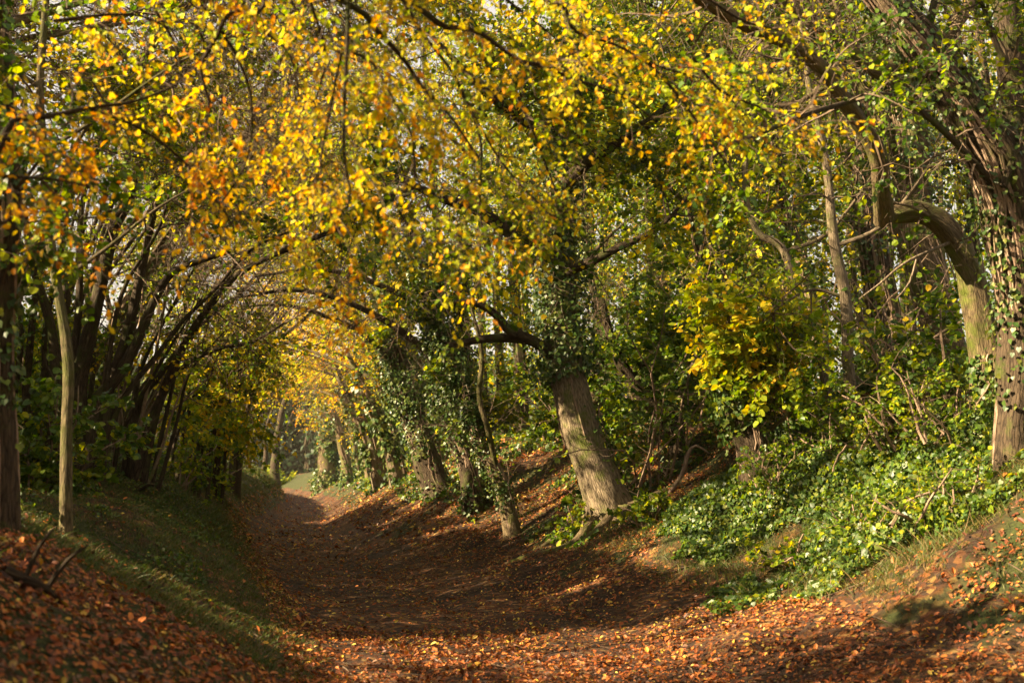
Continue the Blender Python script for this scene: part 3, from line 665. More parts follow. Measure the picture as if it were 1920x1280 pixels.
def px_stool(name, label, base, stems, depth=None, bark='bark_dark', spec='l3g4y1', cnt=(60, 800, 11), L=(1.3, .5), group=None, t0=.62, leaf=.07, cat='tree'):
    b = hit(*base) if depth is None else at(*base, depth); d_ = b[1]
    T = Tree(name, sink(b, .05), label, cat, group, bark)
    for px, w in stems:
        n = len(px)
        base_ = sink(at(px[0][0], px[0][1], d_), .4)
        T.limb(pxl(px, d_, base_, (R.random() - .5) * 1.5), [w * .78 / F * d_ * (1.15 - .75 * u) for u in np.linspace(0, 1, n)], 'stem', 12 if w > 8 else 7, .09, .15, .1)
    leafy(T.root, T.polys, spec, *cnt, *L, leaf, 'hazel', t0)
    return T
px_stool('coppice_tree', 'thick many-stemmed coppice fanning up and right behind the mossy sapling', (185, 900), [
    ([(160, 900), (152, 780), (165, 640), (190, 530), (215, 430), (245, 370), (270, 250)], 21),
    ([(172, 890), (200, 760), (235, 640), (262, 520), (280, 430), (300, 350), (330, 220)], 14),
    ([(165, 850), (175, 775), (225, 705), (262, 630), (290, 560), (320, 510), (352, 495), (430, 470)], 15),
    ([(150, 890), (120, 760), (100, 620), (60, 480), (40, 350)], 16),
    ([(178, 895), (215, 780), (300, 660), (345, 600), (400, 545), (470, 470), (550, 430)], 7),
    ([(150, 880), (140, 700), (150, 560), (150, 420), (170, 300)], 12),
    ([(190, 900), (200, 740), (225, 560), (300, 420), (330, 300)], 7)])
px_stool('coppice_tree', 'coppice with long straight arms reaching low over the lane from the left bank', (262, 905), [
    ([(235, 905), (285, 790), (345, 640), (400, 560), (452, 512), (550, 462), (640, 425), (700, 388), (780, 360)], 10),
    ([(225, 900), (255, 770), (300, 700), (345, 640), (385, 600), (430, 565)], 9),
    ([(262, 905), (290, 790), (330, 700), (400, 655), (475, 638), (540, 600)], 8),
    ([(240, 905), (250, 800), (265, 690), (330, 560), (380, 480)], 6),
    ([(275, 905), (300, 830), (320, 740), (340, 650), (365, 560)], 6),
    ([(210, 905), (225, 820), (290, 700), (350, 600), (390, 540)], 5),
    ([(285, 900), (330, 800), (355, 700), (420, 620)], 5)], spec='l4y3g2')
px_stool('coppice_tree', 'spindly coppice stems leaning right on the left bank, beyond the long-armed coppice', (345, 895), [
    ([(310, 895), (330, 820), (352, 740), (370, 650), (380, 560)], 5),
    ([(330, 895), (345, 800), (372, 720), (410, 640), (450, 590)], 6),
    ([(345, 893), (360, 830), (370, 770), (400, 690)], 5),
    ([(360, 890), (375, 820), (400, 750), (440, 700), (500, 660)], 6),
    ([(372, 890), (380, 830), (380, 760), (390, 680)], 4),
    ([(388, 888), (400, 820), (425, 760), (460, 710)], 5)], 27, spec='y3l4g1', leaf=.10)
px_stool('coppice_tree', 'dark upright coppice stems crowded behind the mossy sapling at the far left', (110, 905), [
    ([(60, 930), (50, 780), (60, 620), (80, 450), (95, 300)], 11), ([(85, 925), (95, 780), (85, 640), (110, 500), (130, 350)], 9),
    ([(105, 920), (108, 760), (128, 600), (118, 460), (140, 300)], 13), ([(40, 930), (25, 780), (40, 640), (30, 480), (50, 300)], 8),
    ([(125, 915), (160, 800), (195, 720), (210, 640), (200, 560)], 5), ([(95, 920), (70, 820), (20, 740), (-20, 700)], 6),
    ([(140, 910), (170, 740), (180, 600), (210, 480), (225, 380)], 7)], 19.5, spec='g4l3', cnt=(40, 420, 10), t0=.65)
px_stool('coppice_tree', 'thin pale coppice rods between the two big coppices of the left bank', (225, 900), [
    ([(195, 905), (230, 830), (280, 760), (330, 650), (352, 590)], 3.5), ([(205, 905), (222, 800), (238, 700), (262, 600), (270, 500)], 4),
    ([(215, 905), (250, 820), (300, 740), (318, 700), (372, 600)], 4), ([(228, 905), (232, 820), (222, 720), (240, 600)], 3.5),
    ([(238, 905), (262, 830), (300, 790), (335, 760), (400, 700)], 4), ([(250, 905), (262, 800), (292, 660), (310, 560), (322, 480)], 4.5),
    ([(262, 905), (300, 850), (325, 770), (372, 650)], 4), ([(200, 905), (188, 800), (196, 690), (215, 580)], 4)], 20, bark='stem', spec='l4y3g2', cnt=(30, 260, 10), t0=.5)
px_stool('coppice_tree', 'cluster of slim stems leaning over the left bank just right of the spindly coppice', (400, 892), [
    ([(385, 892), (392, 830), (412, 770), (428, 700)], 5), ([(396, 892), (410, 840), (430, 800), (465, 770)], 5), ([(405, 892), (412, 850), (410, 790), (420, 730)], 4),
    ([(415, 892), (425, 840), (445, 790), (452, 740)], 4), ([(372, 892), (380, 850), (372, 790), (385, 720)], 5)], 33, spec='y4l3g1', leaf=.11, cnt=(50, 520, 9), t0=.5)
px_stool('tunnel_tree', 'forked dark tree on the left bank framing the near side of the far opening', (442, 885), [
    ([(438, 888), (440, 850), (448, 800), (465, 770), (480, 700)], 10), ([(446, 888), (450, 840), (430, 790), (390, 740), (360, 700)], 6),
    ([(420, 888), (418, 840), (405, 780), (400, 700)], 6)], 40, spec='y4l3', leaf=.13, t0=.55)
px_stool('tunnel_tree', 'broad dark trunk on the green bank just left of the far opening', (525, 893), [
    ([(518, 895), (516, 860), (519, 820), (532, 760), (558, 700)], 11), ([(495, 895), (497, 850), (500, 800), (520, 740)], 6)], 92, spec='y5o3l1', leaf=.17, cnt=(26, 260, 10), t0=.7)

# the wood behind the left bank, and the tunnel trees
for q, (y, d, n, hh) in enumerate([(24, -5.6, 5, 8), (28, -5.2, 5, 8), (32, -4.6, 4, 8), (36, -5.3, 4, 8), (44, -4.3, 4, 9), (50, -4.6, 3, 9), (56, -3.8, 4, 9), (68, -4.0, 3, 9)]):
    arch_tree('coppice_tree', float(cx(y)) + d, y, ords[q] + ' bunch of dark stems beyond the long-armed coppice along the left bank', 'coppiced stems lining the left bank',
              h=hh, r=.06 if y < 40 else .10, lean=(.36, 0), n=n + 3, spec='y3l5' if y < 44 else 'y5o3l1', leaf=.10 if y < 35 else (.13 if y < 55 else .17), cnt=(60, 950, 9), L=(2.3, .8), bark='bark_dark', quad=y > 34, limbs=2, over=.7, t0=.5)
for q, (y, d) in enumerate([(11, -9.5), (15, -8.2), (19, -9.2), (23, -10.5), (28, -9.5), (34, -10), (42, -10), (52, -11), (17, -14), (26, -16), (38, -18)]):
    arch_tree('woodland_tree', float(cx(y)) + d, y, ords[q] + ' dark trunk of the wood behind the left bank, counting inward from the left edge', 'trees of the left-hand wood',
              h=6.5, r=.15, lean=(.08, 0), n=1 if q % 2 else 2, spec='g4l3', leaf=.10, cnt=(60, 900, 9), L=(2.3, .8), ivyn=500, bark='bark_dark', quad=y > 20, limbs=3, t0=.15)

# beyond the opening
g = Geo()
n_ = 70000; X = -70 + 95 * R.random(n_); Y = 165 + 25 * R.random(n_) - .2 * X; hh = 14 + 5 * vnoise(np.stack([X, Y, X * 0], -1), .09)
Z = H(X, Y) + hh * R.random(n_) ** .8
m_ = vnoise(np.stack([X, Y, Z], -1), .35) > .2; S = np.stack([X, Y, Z], -1)[m_]
leaves(g, S, R.normal(size=S.shape), R.normal(size=S.shape), .95 * (.6 + .8 * R.random(len(S))), 'hazel', 0, True)
st = np.zeros((90, 6, 3)); st[:, :, 0] = (-70 + 95 * R.random(90))[:, None] + R.normal(size=(90, 6)) * .2; st[:, :, 1] = 172 + 8 * R.random(90)[:, None]; st[:, :, 2] = np.linspace(0, 13, 6)[None]
tubes(g, st, np.linspace(.35, .08, 6)[None] * np.ones((90, 1)), 6, 1)
o = g.build('distant_wood', [M['farwood'], M['bark_dark']], kind='stuff'); o['label'] = 'dim blue-green wood seen through the far opening of the lane'; o['category'] = 'wood'

def wood(name, label, n, x0, x1, y0, y1, h, size, mats_, wts, filt=None):
    g = Geo(); X = x0 + (x1 - x0) * R.random(n); Y = y0 + (y1 - y0) * R.random(n)
    hh = h * (.75 + .5 * vnoise(np.stack([X, Y, X * 0], -1), .13)); Z = H(X, Y) + hh * R.random(n) ** .75
    P = np.stack([X, Y, Z], -1); P = P[vnoise(P, .4) * .6 + vnoise(P, 1.3) * .4 > .44]
    if filt: P = P[filt(P)]
    leaves(g, P, R.normal(size=P.shape), R.normal(size=P.shape), size * (.6 + .8 * R.random(len(P))), 'hazel', R.choice(len(wts), len(P), p=wts), True)
    k = 60; st = np.zeros((k, 6, 3)); X = x0 + (x1 - x0) * R.random(k); Y = y0 + (y1 - y0) * R.random(k)
    st[:, :, 0] = X[:, None] + np.cumsum(R.normal(size=(k, 6)) * .25, 1); st[:, :, 1] = Y[:, None]; st[:, :, 2] = np.linspace(1.5, h, 6)[None]
    tubes(g, st, np.linspace(.2, .05, 6)[None] * np.ones((k, 1)), 6, len(mats_))
    o = g.build(name, [M[m] for m in mats_] + [M['bark_dark']], kind='stuff'); o['label'] = label; o['category'] = 'wood'
wood('background_wood', 'mass of green and yellow foliage deep behind the right-hand trees', 130000, -2.5, 24, 36, 62, 18, .17, ['lime', 'green', 'yellow'], [.4, .42, .18])
wood('background_wood', 'dim green foliage behind the coppice stems on the left', 190000, -46, -16, 20, 85, 12.5, .17, ['green', 'lime'], [.65, .35], shaft)
n_ = 155000; Y = np.where(R.random(n_) < .27, -2 + 13 * R.random(n_), 10.5 + 36 * R.random(n_) ** 1.1); dd_ = -(6.8 + 6 * R.random(n_)); X = cx(Y) + dd_; Z = H(X, Y) + np.maximum(.4, np.where((Y > 7.8) & (Y < 11), -.2, 1.7) - .57 * dd_ - H(X, Y)) * R.random(n_)  # out-of-view near stretch added, tops set by sun ray, to shade bank and lane
P = np.stack([X, Y, Z], -1); P = P[(vnoise(P, .8) * .6 + vnoise(P, 2.5) * .4 > .40)]; P = P[shaft(P)]
g = Geo(); leaves(g, P, R.normal(size=P.shape), R.normal(size=P.shape) + [0, 0, .6], (.07 + .0018 * P[:, 1]) * (.6 + .8 * R.random(len(P))), 'hazel', R.choice(2, len(P), p=[.7, .3]), False)
k = 260; Y = 10.5 + 60 * R.random(k); X = cx(Y) - 6.5 - 6 * R.random(k); S = np.stack([X, Y, H(X, Y) - .1], -1)
tubes(g, grow(S, np.c_[R.normal(size=(k, 2)) * .3 + [.15, 0], np.ones(k)], 3 + 3 * R.random(k), 9, .12), np.linspace(1, .3, 9)[None] * (.015 + .03 * R.random((k, 1))), 5, 2)
o = g.build('undergrowth', [M['green'], M['lime'], M['bark_dark']], kind='stuff'); o['label'] = 'dark tangled undergrowth closing off the left side behind the coppice stems'; o['category'] = 'undergrowth'
# the tunnel of trees goes on behind the viewer
n_ = 90000; Y = -34 + 36.5 * R.random(n_); dd_ = -13 + 26 * R.random(n_); X = cx(Y) + dd_; Z = H(X, Y) + 12 * R.random(n_) ** .8
P = np.stack([X, Y, Z], -1); P = P[((np.abs(dd_) > 3.6) | (Z > 4.6)) & (vnoise(P, .5) * .6 + vnoise(P, 1.6) * .4 > .42) & ((np.abs(X) > 2) | (np.abs(Y) > 3))]; P = P[shaft(P)]
g = Geo(); leaves(g, P, R.normal(size=P.shape), R.normal(size=P.shape), .17 * (.6 + .8 * R.random(len(P))), 'hazel', R.choice(3, len(P), p=[.35, .4, .25]), True)
k = 50; Y = -33 + 32 * R.random(k); sg = np.where(R.random(k) < .5, -1, 1); S = np.stack([cx(Y) + sg * (4.2 + 6 * R.random(k)), Y], -1); S = np.c_[S, H(S[:, 0], S[:, 1]) - .2]
tubes(g, grow(S, np.c_[-sg * .25, R.normal(size=k) * .1, np.ones(k)], 8 + 3 * R.random(k), 9, .10), np.linspace(1, .3, 9)[None] * (.06 + .10 * R.random((k, 1))), 7, 3)
o = g.build('rear_wood', [M['yellow'], M['lime'], M['green'], M['bark_dark']], kind='stuff'); o['label'] = 'the wood on both banks of the lane continuing behind the viewer'; o['category'] = 'wood'
# hedge bush at the opening
def bush(name, label, x, y, r, h, n, spec, size, stems=14, group=None, keep=None, z0=None):
    z = float(H(x, y)) if z0 is None else z0
    root = empty(name, (x, y, z - .02), label, 'bush', group); g = Geo()
    S = np.tile([x, y, z - .05], (stems, 1)) + np.c_[R.normal(size=(stems, 2)) * r * .22, np.zeros(stems)]
    D = np.c_[R.normal(size=(stems, 2)) * .6 * r / max(h, .1), np.ones(stems)]
    A = grow(S, D, h * (.7 + .5 * R.random(stems)), 8, .22, .06)
    tubes(g, A, np.linspace(1, .3, 8)[None] * (.012 + .012 * R.random((stems, 1))), 5)
    g.build('stem', [M['stem']], root)
    mats, ws = mixmats(spec); g = Geo()
    S2, T2 = sample_arr(A, n // 3, .1, 1); B = grow(S2, side_dirs(T2, .9, .1), r * .45 * (.5 + R.random(n // 3)), 5, .3, .08)
    tubes(g, B, np.linspace(1, .3, 5)[None] * .005 * np.ones((len(B), 1)), 3)
    S3, T3 = sample_arr(B, n, .1, 1); C = grow(S3, side_dirs(T3, .8, 0), r * .16 * (.5 + R.random(n)), 4, .2, .05)
    leaf_twigs(g, C, 7, size, 'hazel', ws, .7, False, .2, keep)
    g.build('foliage', [M['twig']] + mats, root)
    return root
bush('bush', 'low pale green bush spreading beside the lane beyond the far opening', -23.6, 126, 3.2, 1.6, 900, 'l3g2', .22, 30)
for q, (px, py, d_, r, h, sp, n, lab) in enumerate([
    (1350, 800, 25, .9, 2.4, 'g4l2', 420, 'leafy shrub right of the little earth track behind the big leaning tree'),
    (1085, 800, 33, 1.2, 3.4, 'l3g3', 520, 'tall thin shrub behind the big leaning trunk, left side of the earth track'),
    (1040, 870, 30, 1.0, 2.0, 'l3g3', 300, 'straggly shrub between the slim ivied tree and the big leaning tree'),
    (1500, 800, 23, 1.1, 2.0, 'g4l2', 420, 'dense green shrub between the lime-leaved stump and the slim saplings'),
    (1690, 760, 17, 1.2, 2.0, 'l3g3y1', 480, 'straggly shrub behind the slim upright sapling'),
    (1780, 760, 15, 1.0, 1.4, 'g3l3', 420, 'small shrub at the foot of the shaggy pollard'),
    (1330, 720, 26, 1.2, 3.2, 'g5l2', 620, 'tall dark green shrub left of the lime-leaved stump'),
    (1240, 640, 20, 1.4, 4.6, 'g5l1', 700, 'tallest dark green shrub between the big leaning tree and the stump'),
    (330, 900, 24, .9, 1.4, 'g3l3', 260, 'small shrub among the spindly coppice stems of the left bank'),
    (90, 950, 15, .8, 1.6, 'g4l1', 420, 'low dark shrub left of the mossy sapling'),
    (60, 880, 21, 1.2, 2.2, 'g4l2', 420, 'tall shrub in the gloom between the left edge trunk and the sapling'),
    (400, 850, 34, 1.4, 2.6, 'l3g2', 360, 'shrub among the dark stems in the middle of the left bank')]):
    b = hit(px, 900 if px < 500 else 960); x = at(px, py, d_)[0]
    bush('shrub', lab, float(x), d_, r, h, n, sp, .08 if d_ < 28 else .1, 12, 'shrubs under the trees', shaft)

for q, (px, py, r, h, sp, n, lab) in enumerate([
    (1460, 930, .7, .7, 'l3g5', 200, 'bramble clump on the ivy bank just right of the lime-leaved stump'),
    (1560, 860, .8, .8, 'l3g5', 240, 'bramble tangle at the feet of the two slim saplings'),
    (1700, 850, .9, .9, 'g5l3', 260, 'bramble clump on top of the ivy bank below the shaggy pollard'),
    (1800, 830, .8, .9, 'l3g5', 240, 'bramble clump on the ivy bank below the bending grey tree'),
    (1620, 1010, .7, .5, 'l4g4', 180, 'low yellowing bramble in the middle of the sunlit ivy bank'),
    (1480, 1060, .5, .35, 'l4g3y1', 120, 'low yellow-green bramble at the lower left corner of the ivy bank'),
    (1760, 980, .7, .6, 'g3l3', 200, 'leafy bramble at the right end of the sunlit ivy bank'),
    (1090, 1010, .5, .5, 'g3l3', 160, 'small bramble at the left foot of the big leaning tree'),
    (1215, 985, .5, .55, 'g3l3', 160, 'small bramble at the right foot of the big leaning tree')]):
    b = hit(px, py); bush('bramble', lab, float(b[0]), float(b[1]), r, h, n, sp, .045 if b[1] < 17 else .055, 12, 'brambles on the right bank', None)

# ================================================================== OVERHANGING BEECHES (rooted just outside the frame)
def near_tree(label, base, top, limbs, spec, name='beech_tree'):
    T = Tree(name, sink(base, .05), label, 'tree', None, 'bark_dark')
    P, rad = T.limb([sink(base), np.array(base) + (np.array(top) - base) * .35 + [.1, .05, 0], np.array(base) + (np.array(top) - base) * .7, top], [.26, .2, .17, .1], 'trunk', 18, .08, .4, leafy_=False)
    polys = []
    for px, r, d0, d1, sp in limbs:
        n = len(px); pts = [at(q[0], q[1], d0 + (d1 - d0) * i / (n - 1)) for i, q in enumerate(px)]
        t = R.uniform(.6, .98); s = P[int(t * (len(P) - 1))]
        r *= 1.25
        if r > .0137:
            pts = [s, s * .5 + pts[0] * .5 + [0, 0, .25]] + pts; rr = [r * 2.6, r * 1.8] + [r * (1 - .7 * u) for u in np.linspace(0, 1, n)]
        else: rr = [r * (1 - .6 * u) for u in np.linspace(0, 1, n)]
        Q, _ = T.limb(pts, rr, 'branch', 7, .1, 0, .05, leafy_=False)
        k = len(Q) * 2 // (n + 1) if r > .0137 else 0
        polys.append((Q[k:], sp))
    for sp in sorted(set(p[1] for p in polys)):
        pl = [p[0] for p in polys if p[1] == sp]; L = sum(np.linalg.norm(np.diff(p, axis=0), axis=1).sum() for p in pl)
        spray(T.root, pl, sp, int(L * 12), int(L * 84))
    return T
def spray(parent, polys, spec, n1, n2_, size=.041):
    mats, ws = mixmats(spec); g = Geo()
    S, T, t = sample(polys, n1, .0, 1.0)
    A = grow(S, side_dirs(T, .75, -.05), .22 + .42 * R.random(n1), 6, .16, .10)
    tubes(g, A, np.linspace(1, .35, 6)[None] * .0035 * np.ones((n1, 1)), 4)
    S2, T2 = sample_arr(A, n2_, .1, 1.0)
    B = grow(S2, side_dirs(T2, .75, 0), .10 + .16 * R.random(n2_), 4, .14, .12)
    tubes(g, B, np.linspace(1, .4, 4)[None] * .0016 * np.ones((n2_, 1)), 3)
    leaf_twigs(g, B, 4, size, 'beech', ws, .55, False, .35)
    return g.build('foliage', [M['twig']] + mats, parent)
near_tree('beech sending orange and gold boughs across the top left of the view', (-4.6, 3.2, 1.3), (-3.4, 4.2, 6.5), [
    ([(-60, 250), (30, 222), (100, 216), (170, 200), (250, 190), (330, 160)], .016, 6.0, 6.6, 'o4y4'),
    ([(170, 205), (260, 240), (340, 300), (420, 400), (440, 440)], .008, 6.4, 6.8, 'o4y5'),
    ([(420, -60), (417, 40), (392, 90), (375, 130), (390, 210), (350, 290)], .012, 6.2, 6.6, 'o4y5'),
    ([(417, 60), (450, 120), (470, 190), (460, 300), (400, 400)], .008, 6.3, 6.9, 'o4y5'),
    ([(0, 330), (90, 335), (170, 350), (210, 372)], .007, 6.2, 6.4, 'o4y4'),
    ([(100, 40), (180, 30), (260, 30), (330, 60)], .009, 6.5, 6.8, 'o4y4'),
    ([(250, -60), (290, 20), (330, 90), (340, 160)], .012, 7.2, 7.5, 'y5l2'),
    ([(460, -60), (480, 40), (540, 100), (560, 180)], .012, 7.2, 7.6, 'o4y4'),
    ([(0, 420), (60, 400), (110, 395)], .006, 6.2, 6.4, 'o6y1'),
    ([(540, 100), (590, 200), (600, 300), (560, 400), (520, 440)], .007, 7.4, 7.8, 'y4l4'),
    ], 'o')
near_tree('beech dangling dark twigs and golden leaves over the lane from the top middle', (4.3, 3.6, 1.0), (2.0, 4.8, 6.3), [
    ([(652, -60), (652, 60), (645, 190), (644, 290), (655, 350), (650, 385)], .010, 5.8, 6.0, 'o2y6l1'),
    ([(674, -60), (690, 30), (735, 85), (765, 120), (790, 160), (845, 218), (900, 300)], .014, 5.8, 6.4, 'o2y6l1'),
    ([(804, -60), (818, 40), (860, 52), (900, 62), (945, 95), (985, 118), (1030, 118), (1090, 95)], .015, 6.2, 6.8, 'o2y6l1'),
    ([(985, 118), (1030, 130), (1080, 150), (1160, 180), (1230, 230)], .009, 6.8, 7.2, 'o2y6l1'),
    ([(1030, -60), (1060, 20), (1080, 62), (1150, 85), (1230, 125), (1320, 150)], .012, 6.6, 7.2, 'o2y6l1'),
    ([(664, 100), (700, 120), (740, 190), (772, 250), (778, 320), (805, 385)], .007, 6.0, 6.4, 'o2y4l3'),
    ([(640, 100), (620, 200), (600, 330), (640, 470), (620, 560)], .006, 6.2, 6.8, 'o5y2'),
    ([(755, 0), (790, 60), (850, 140), (900, 240), (960, 330), (1050, 420)], .010, 7.0, 7.6, 'l4y4o1'),
    ([(860, 160), (900, 260), (900, 380), (910, 470), (920, 530)], .008, 7.2, 7.6, 'y4l3o2'),
    ([(960, 160), (1000, 250), (1030, 330), (1060, 400)], .008, 7.4, 7.8, 'l4y4'),
    ([(1210, 110), (1270, 180), (1320, 250), (1370, 320)], .009, 7.0, 7.4, 'y5l2o1'),
    ([(1300, 110), (1350, 170), (1420, 200), (1480, 230)], .009, 7.0, 7.4, 'y5o3l1'),
    ([(700, 300), (740, 380), (780, 440), (850, 480)], .006, 7.0, 7.2, 'l3y4'),
    ([(560, -60), (590, 30), (610, 110), (590, 190)], .010, 6.8, 7.2, 'o2y6l1'),
    ([(900, -60), (950, 0), (1000, 40), (1060, 90)], .010, 7.4, 7.8, 'o2y6l1'),
    ([(1250, -60), (1330, 0), (1400, 40), (1500, 60)], .010, 7.4, 7.8, 'y5l2o1'),
    ], 'o')
# maples arching over from farther up, both sides
for q, (x, y, lx, sp, hh, lab) in enumerate([
    (float(cx(13)) - 6.6, 13.0, .42, 'y3l5', 9, 'yellow maple arching over the lane from the left edge, behind the mossy sapling'),
    (float(cx(17)) - 5.6, 17.0, .45, 'y3l5', 9, 'yellow maple arching over the lane from beside the many-stemmed coppice'),
    (float(cx(22)) - 5.0, 22.5, .42, 'y3l5', 9, 'golden maple arching over the lane from behind the long-armed coppice'),
    (float(cx(18)) + 8.5, 19.5, -.35, 'l4g4y1', 11, 'green and yellow maple arching over from the right bank behind the lime-leaved stump'),
    (float(cx(30)) + 7.0, 30, -.45, 'y3l5', 11, 'yellow maple arching over from behind the big leaning tree'),
    (float(cx(24)) + 9.5, 25, -.3, 'g5l3', 12, 'tall green maple behind the slim saplings of the right bank'),
    (float(cx(29)) - 5.2, 29, .40, 'y3l5', 12, 'tall yellow-green maple arching from the left bank behind the spindly coppice'),
    (float(cx(38)) - 5.0, 38, .38, 'y4l4', 13, 'tallest golden maple over the middle of the tunnel, rooted on the left'),
    (float(cx(40)) + 5.0, 41, -.38, 'y4l4', 14, 'tall golden maple over the middle of the tunnel, rooted on the right'),
    (float(cx(62)) + 3.8, 62, -.30, 'y6o3', 9, 'glowing golden beech on the right bank, low over the far opening'),
    (float(cx(74)) - 3.6, 74, .30, 'y6o3', 8.5, 'glowing golden beech on the left bank, low over the far opening'),
    (float(cx(14)) - 9.0, 15, .22, 'l4g3y1', 11, 'tall green maple behind the dark upright coppice at the upper left')]):
    hr = lambda P: shaft(P) & ((P[:, 1] > 19.3) | (P[:, 2] > np.where(P[:, 0] > cx(P[:, 1]) - 1, 1.6 + .21 * P[:, 1], 1.6 + .13 * P[:, 1])))      # headroom over the lane
    arch_tree('maple_tree' if y < 50 else 'beech_tree', x, y, lab, 'maples arching over the lane' if y < 50 else 'golden beeches at the end of the tunnel', keep=hr, h=hh, r=.13, lean=(lx, -.03), spec=sp, leaf=.060 if y < 50 else .13, cnt=(170, 5200 if y < 50 else 1700, 11), L=(2.1, .55), ivyn=400 if y < 50 else 0, limbs=6, over=.6 * np.sign(lx), t0=.5 if y < 50 else .25)

# ================================================================== GROUND COVER
def dens(x, y, s, lo, o=0): return n2(x, y, s, o) > lo
g = Geo()
def lay(n, ylo, yhi, dlo, dhi, size, mats, kind, maskf=None, flat=.35, p=1.6):
    y = ylo + (yhi - ylo) * R.random(n) ** p; d = dlo + (dhi - dlo) * R.random(n); x = cx(y) + d
    m = np.ones(n, bool) if maskf is None else maskf(x, y, d)
    x, y = x[m], y[m]; k = len(x)
    e = .05; gx = (H(x + e, y) - H(x - e, y)) / (2 * e); gy = (H(x, y + e) - H(x, y - e)) / (2 * e)
    Nn = nrm(np.stack([-gx, -gy, np.ones(k)], -1) + R.normal(size=(k, 3)) * flat)
    S = np.stack([x, y, H(x, y) + .012 + .02 * R.random(k)], -1)
    return S, Nn, size * (.6 + .7 * R.random(k)), y
def green_mask(x, y, d):
    a = n2(x, y, .8, 2) * .6 + n2(x, y, 2.5, 4) * .4
    return a
# fallen leaves
for n, ylo, yhi, dlo, dhi, sz, p in [(210000, 4.5, 24, -4.6, 6.4, .040, 1.35), (50000, 24, 48, -4, 6.5, .072, 1.2), (16000, 48, 110, -4, 5.5, .11, 1.1)]:
    def mk(x, y, d):
        a = green_mask(x, y, d); bankl = d < -1.9; bankr = d > 2.9
        pr = np.where(bankl, np.where(y < 7.6 + 2.6 * n2(x, y, .6, 77), 1.0, .10), np.where(bankr, np.where((y > 16) | (y < 10.2 + np.clip(d - 3.2, 0, 1) * .8), .95, .14), 1.0))
        pr = np.where((np.abs(d) < 1.4) & (y > 13.2), pr * (.05 + .35 * n2(x, y, 1.2, 8)) , pr)
        pr = np.where((d > 1.2) & (d < 3.8) & (y > 13), pr * .6, pr)
        return R.random(len(x)) < pr
    S, Nn, s_, yy = lay(n, ylo, yhi, dlo, dhi, sz, None, 'dry', mk, .38, p)
    D = np.cross(Nn, nrm(R.normal(size=S.shape)))
    dr = n2(S[:, 0], S[:, 1], 1.7, 41) * .6 + n2(S[:, 0], S[:, 1], 5., 43) * .4; kk = (R.random(len(S)) < np.clip((dr - .30) * 5, .3, 1)) | ((S[:, 0] < cx(yy) - 1.5) & (yy < 11))      # drifts
    S, D, Nn, s_, yy = S[kk], D[kk], Nn[kk], s_[kk], yy[kk]; s_ = s_ * (.7 + .8 * R.random(len(s_)) ** 2)
    leaves(g, S, D, Nn, s_, 'dry', (R.random(len(S)) < np.where(yy > 12, .20, .07)).astype(int))
nt = 900; y_ = 6 + 22 * R.random(nt) ** 1.3; x_ = cx(y_) - 3.5 + 8.5 * R.random(nt); A_ = R.random(nt) * 6.28; St = np.stack([x_, y_, H(x_, y_) + .03], -1)
Tw = grow(St, np.c_[np.cos(A_), np.sin(A_), .05 * R.normal(size=nt)], .12 + .3 * R.random(nt), 5, .16); Tw[:, :, 2] = H(Tw[:, :, 0], Tw[:, :, 1]) + .025
tubes(g, Tw, np.linspace(1, .4, 5)[None] * (.003 + .004 * R.random((nt, 1))), 4, 2)
o = g.build('leaf_litter', [M['dry'], M['dryyel'], M['twig']], kind='stuff'); o['label'] = 'russet fallen leaves carpeting the floor of the sunken lane'; o['category'] = 'fallen leaves'
# grass
def blades(g, S, hgt, w=.006, lean=.45, mat=0, seg=3):
    n = len(S); D = nrm(np.c_[R.normal(size=(n, 2)) * lean, np.ones(n)]); side = nrm(np.cross(D, nrm(np.c_[R.normal(size=(n, 2)), np.zeros(n)]))) * w
    bend = np.c_[R.normal(size=(n, 2)) * .45, -.25 * np.ones(n)] * hgt[:, None]
    V = np.zeros((n, seg + 1, 2, 3))
    for i in range(seg + 1):
        u = i / seg; c = S + D * (hgt * u)[:, None] + bend * u * u; ww = side * (1 - u * .92)
        V[:, i, 0] = c - ww; V[:, i, 1] = c + ww
    a, i = np.meshgrid(np.arange(n), np.arange(seg), indexing='ij'); b = a * (seg + 1) * 2 + i * 2
    g.add(V, np.stack([b, b + 1, b + 3, b + 2], -1), mat)
g = Geo()
for n, ylo, yhi, dlo, dhi, hg, w, p in [(120000, 7.0, 22, -5.5, -1.5, .09, .004, 1.1), (60000, 20, 50, -4.2, -1.2, .13, .007, 1.2), (60000, 50, 150, -7, -1.0, .2, .02, 1.0),
                               (60000, 6.5, 18, 2.7, 7, .16, .004, 1.2), (26000, 18, 50, 2.6, 7.5, .17, .007, 1.2), (12000, 50, 118, 1.6, 5, .22, .02, 1.1)]:
    def mk(x, y, d):
        a = green_mask(x, y, d); pr = np.clip((a - .38) * 5, 0, 1)
        pr = np.where((d > 0) & (y < 16), np.clip(pr + .25 * (d > 3.6), 0, 1) * np.where(y < 11, .45, 1), pr) * np.clip((np.abs(d) - np.where(d > 0, 2.5, 1.3)) * 1.2, 0, 1)
        pr = np.where((d > 0) & (y > 17) & (y < 40), pr * .55, pr)
        pr = np.where((d < 0) & (y < 7.6 + 2.6 * n2(x, y, .6, 77)), pr * .12, np.where(d < 0, np.clip(pr + .3, 0, 1) * np.clip((-d - 1.3) * 1.5, 0, 1), pr)); return R.random(len(x)) < pr
    S, Nn, s_, yy = lay(n, ylo, yhi, dlo, dhi, hg, None, '', mk, .3, p)
    S[:, 2] -= .03; blades(g, S, s_, w, .5, (R.random(len(S)) < .22).astype(int).repeat(3))
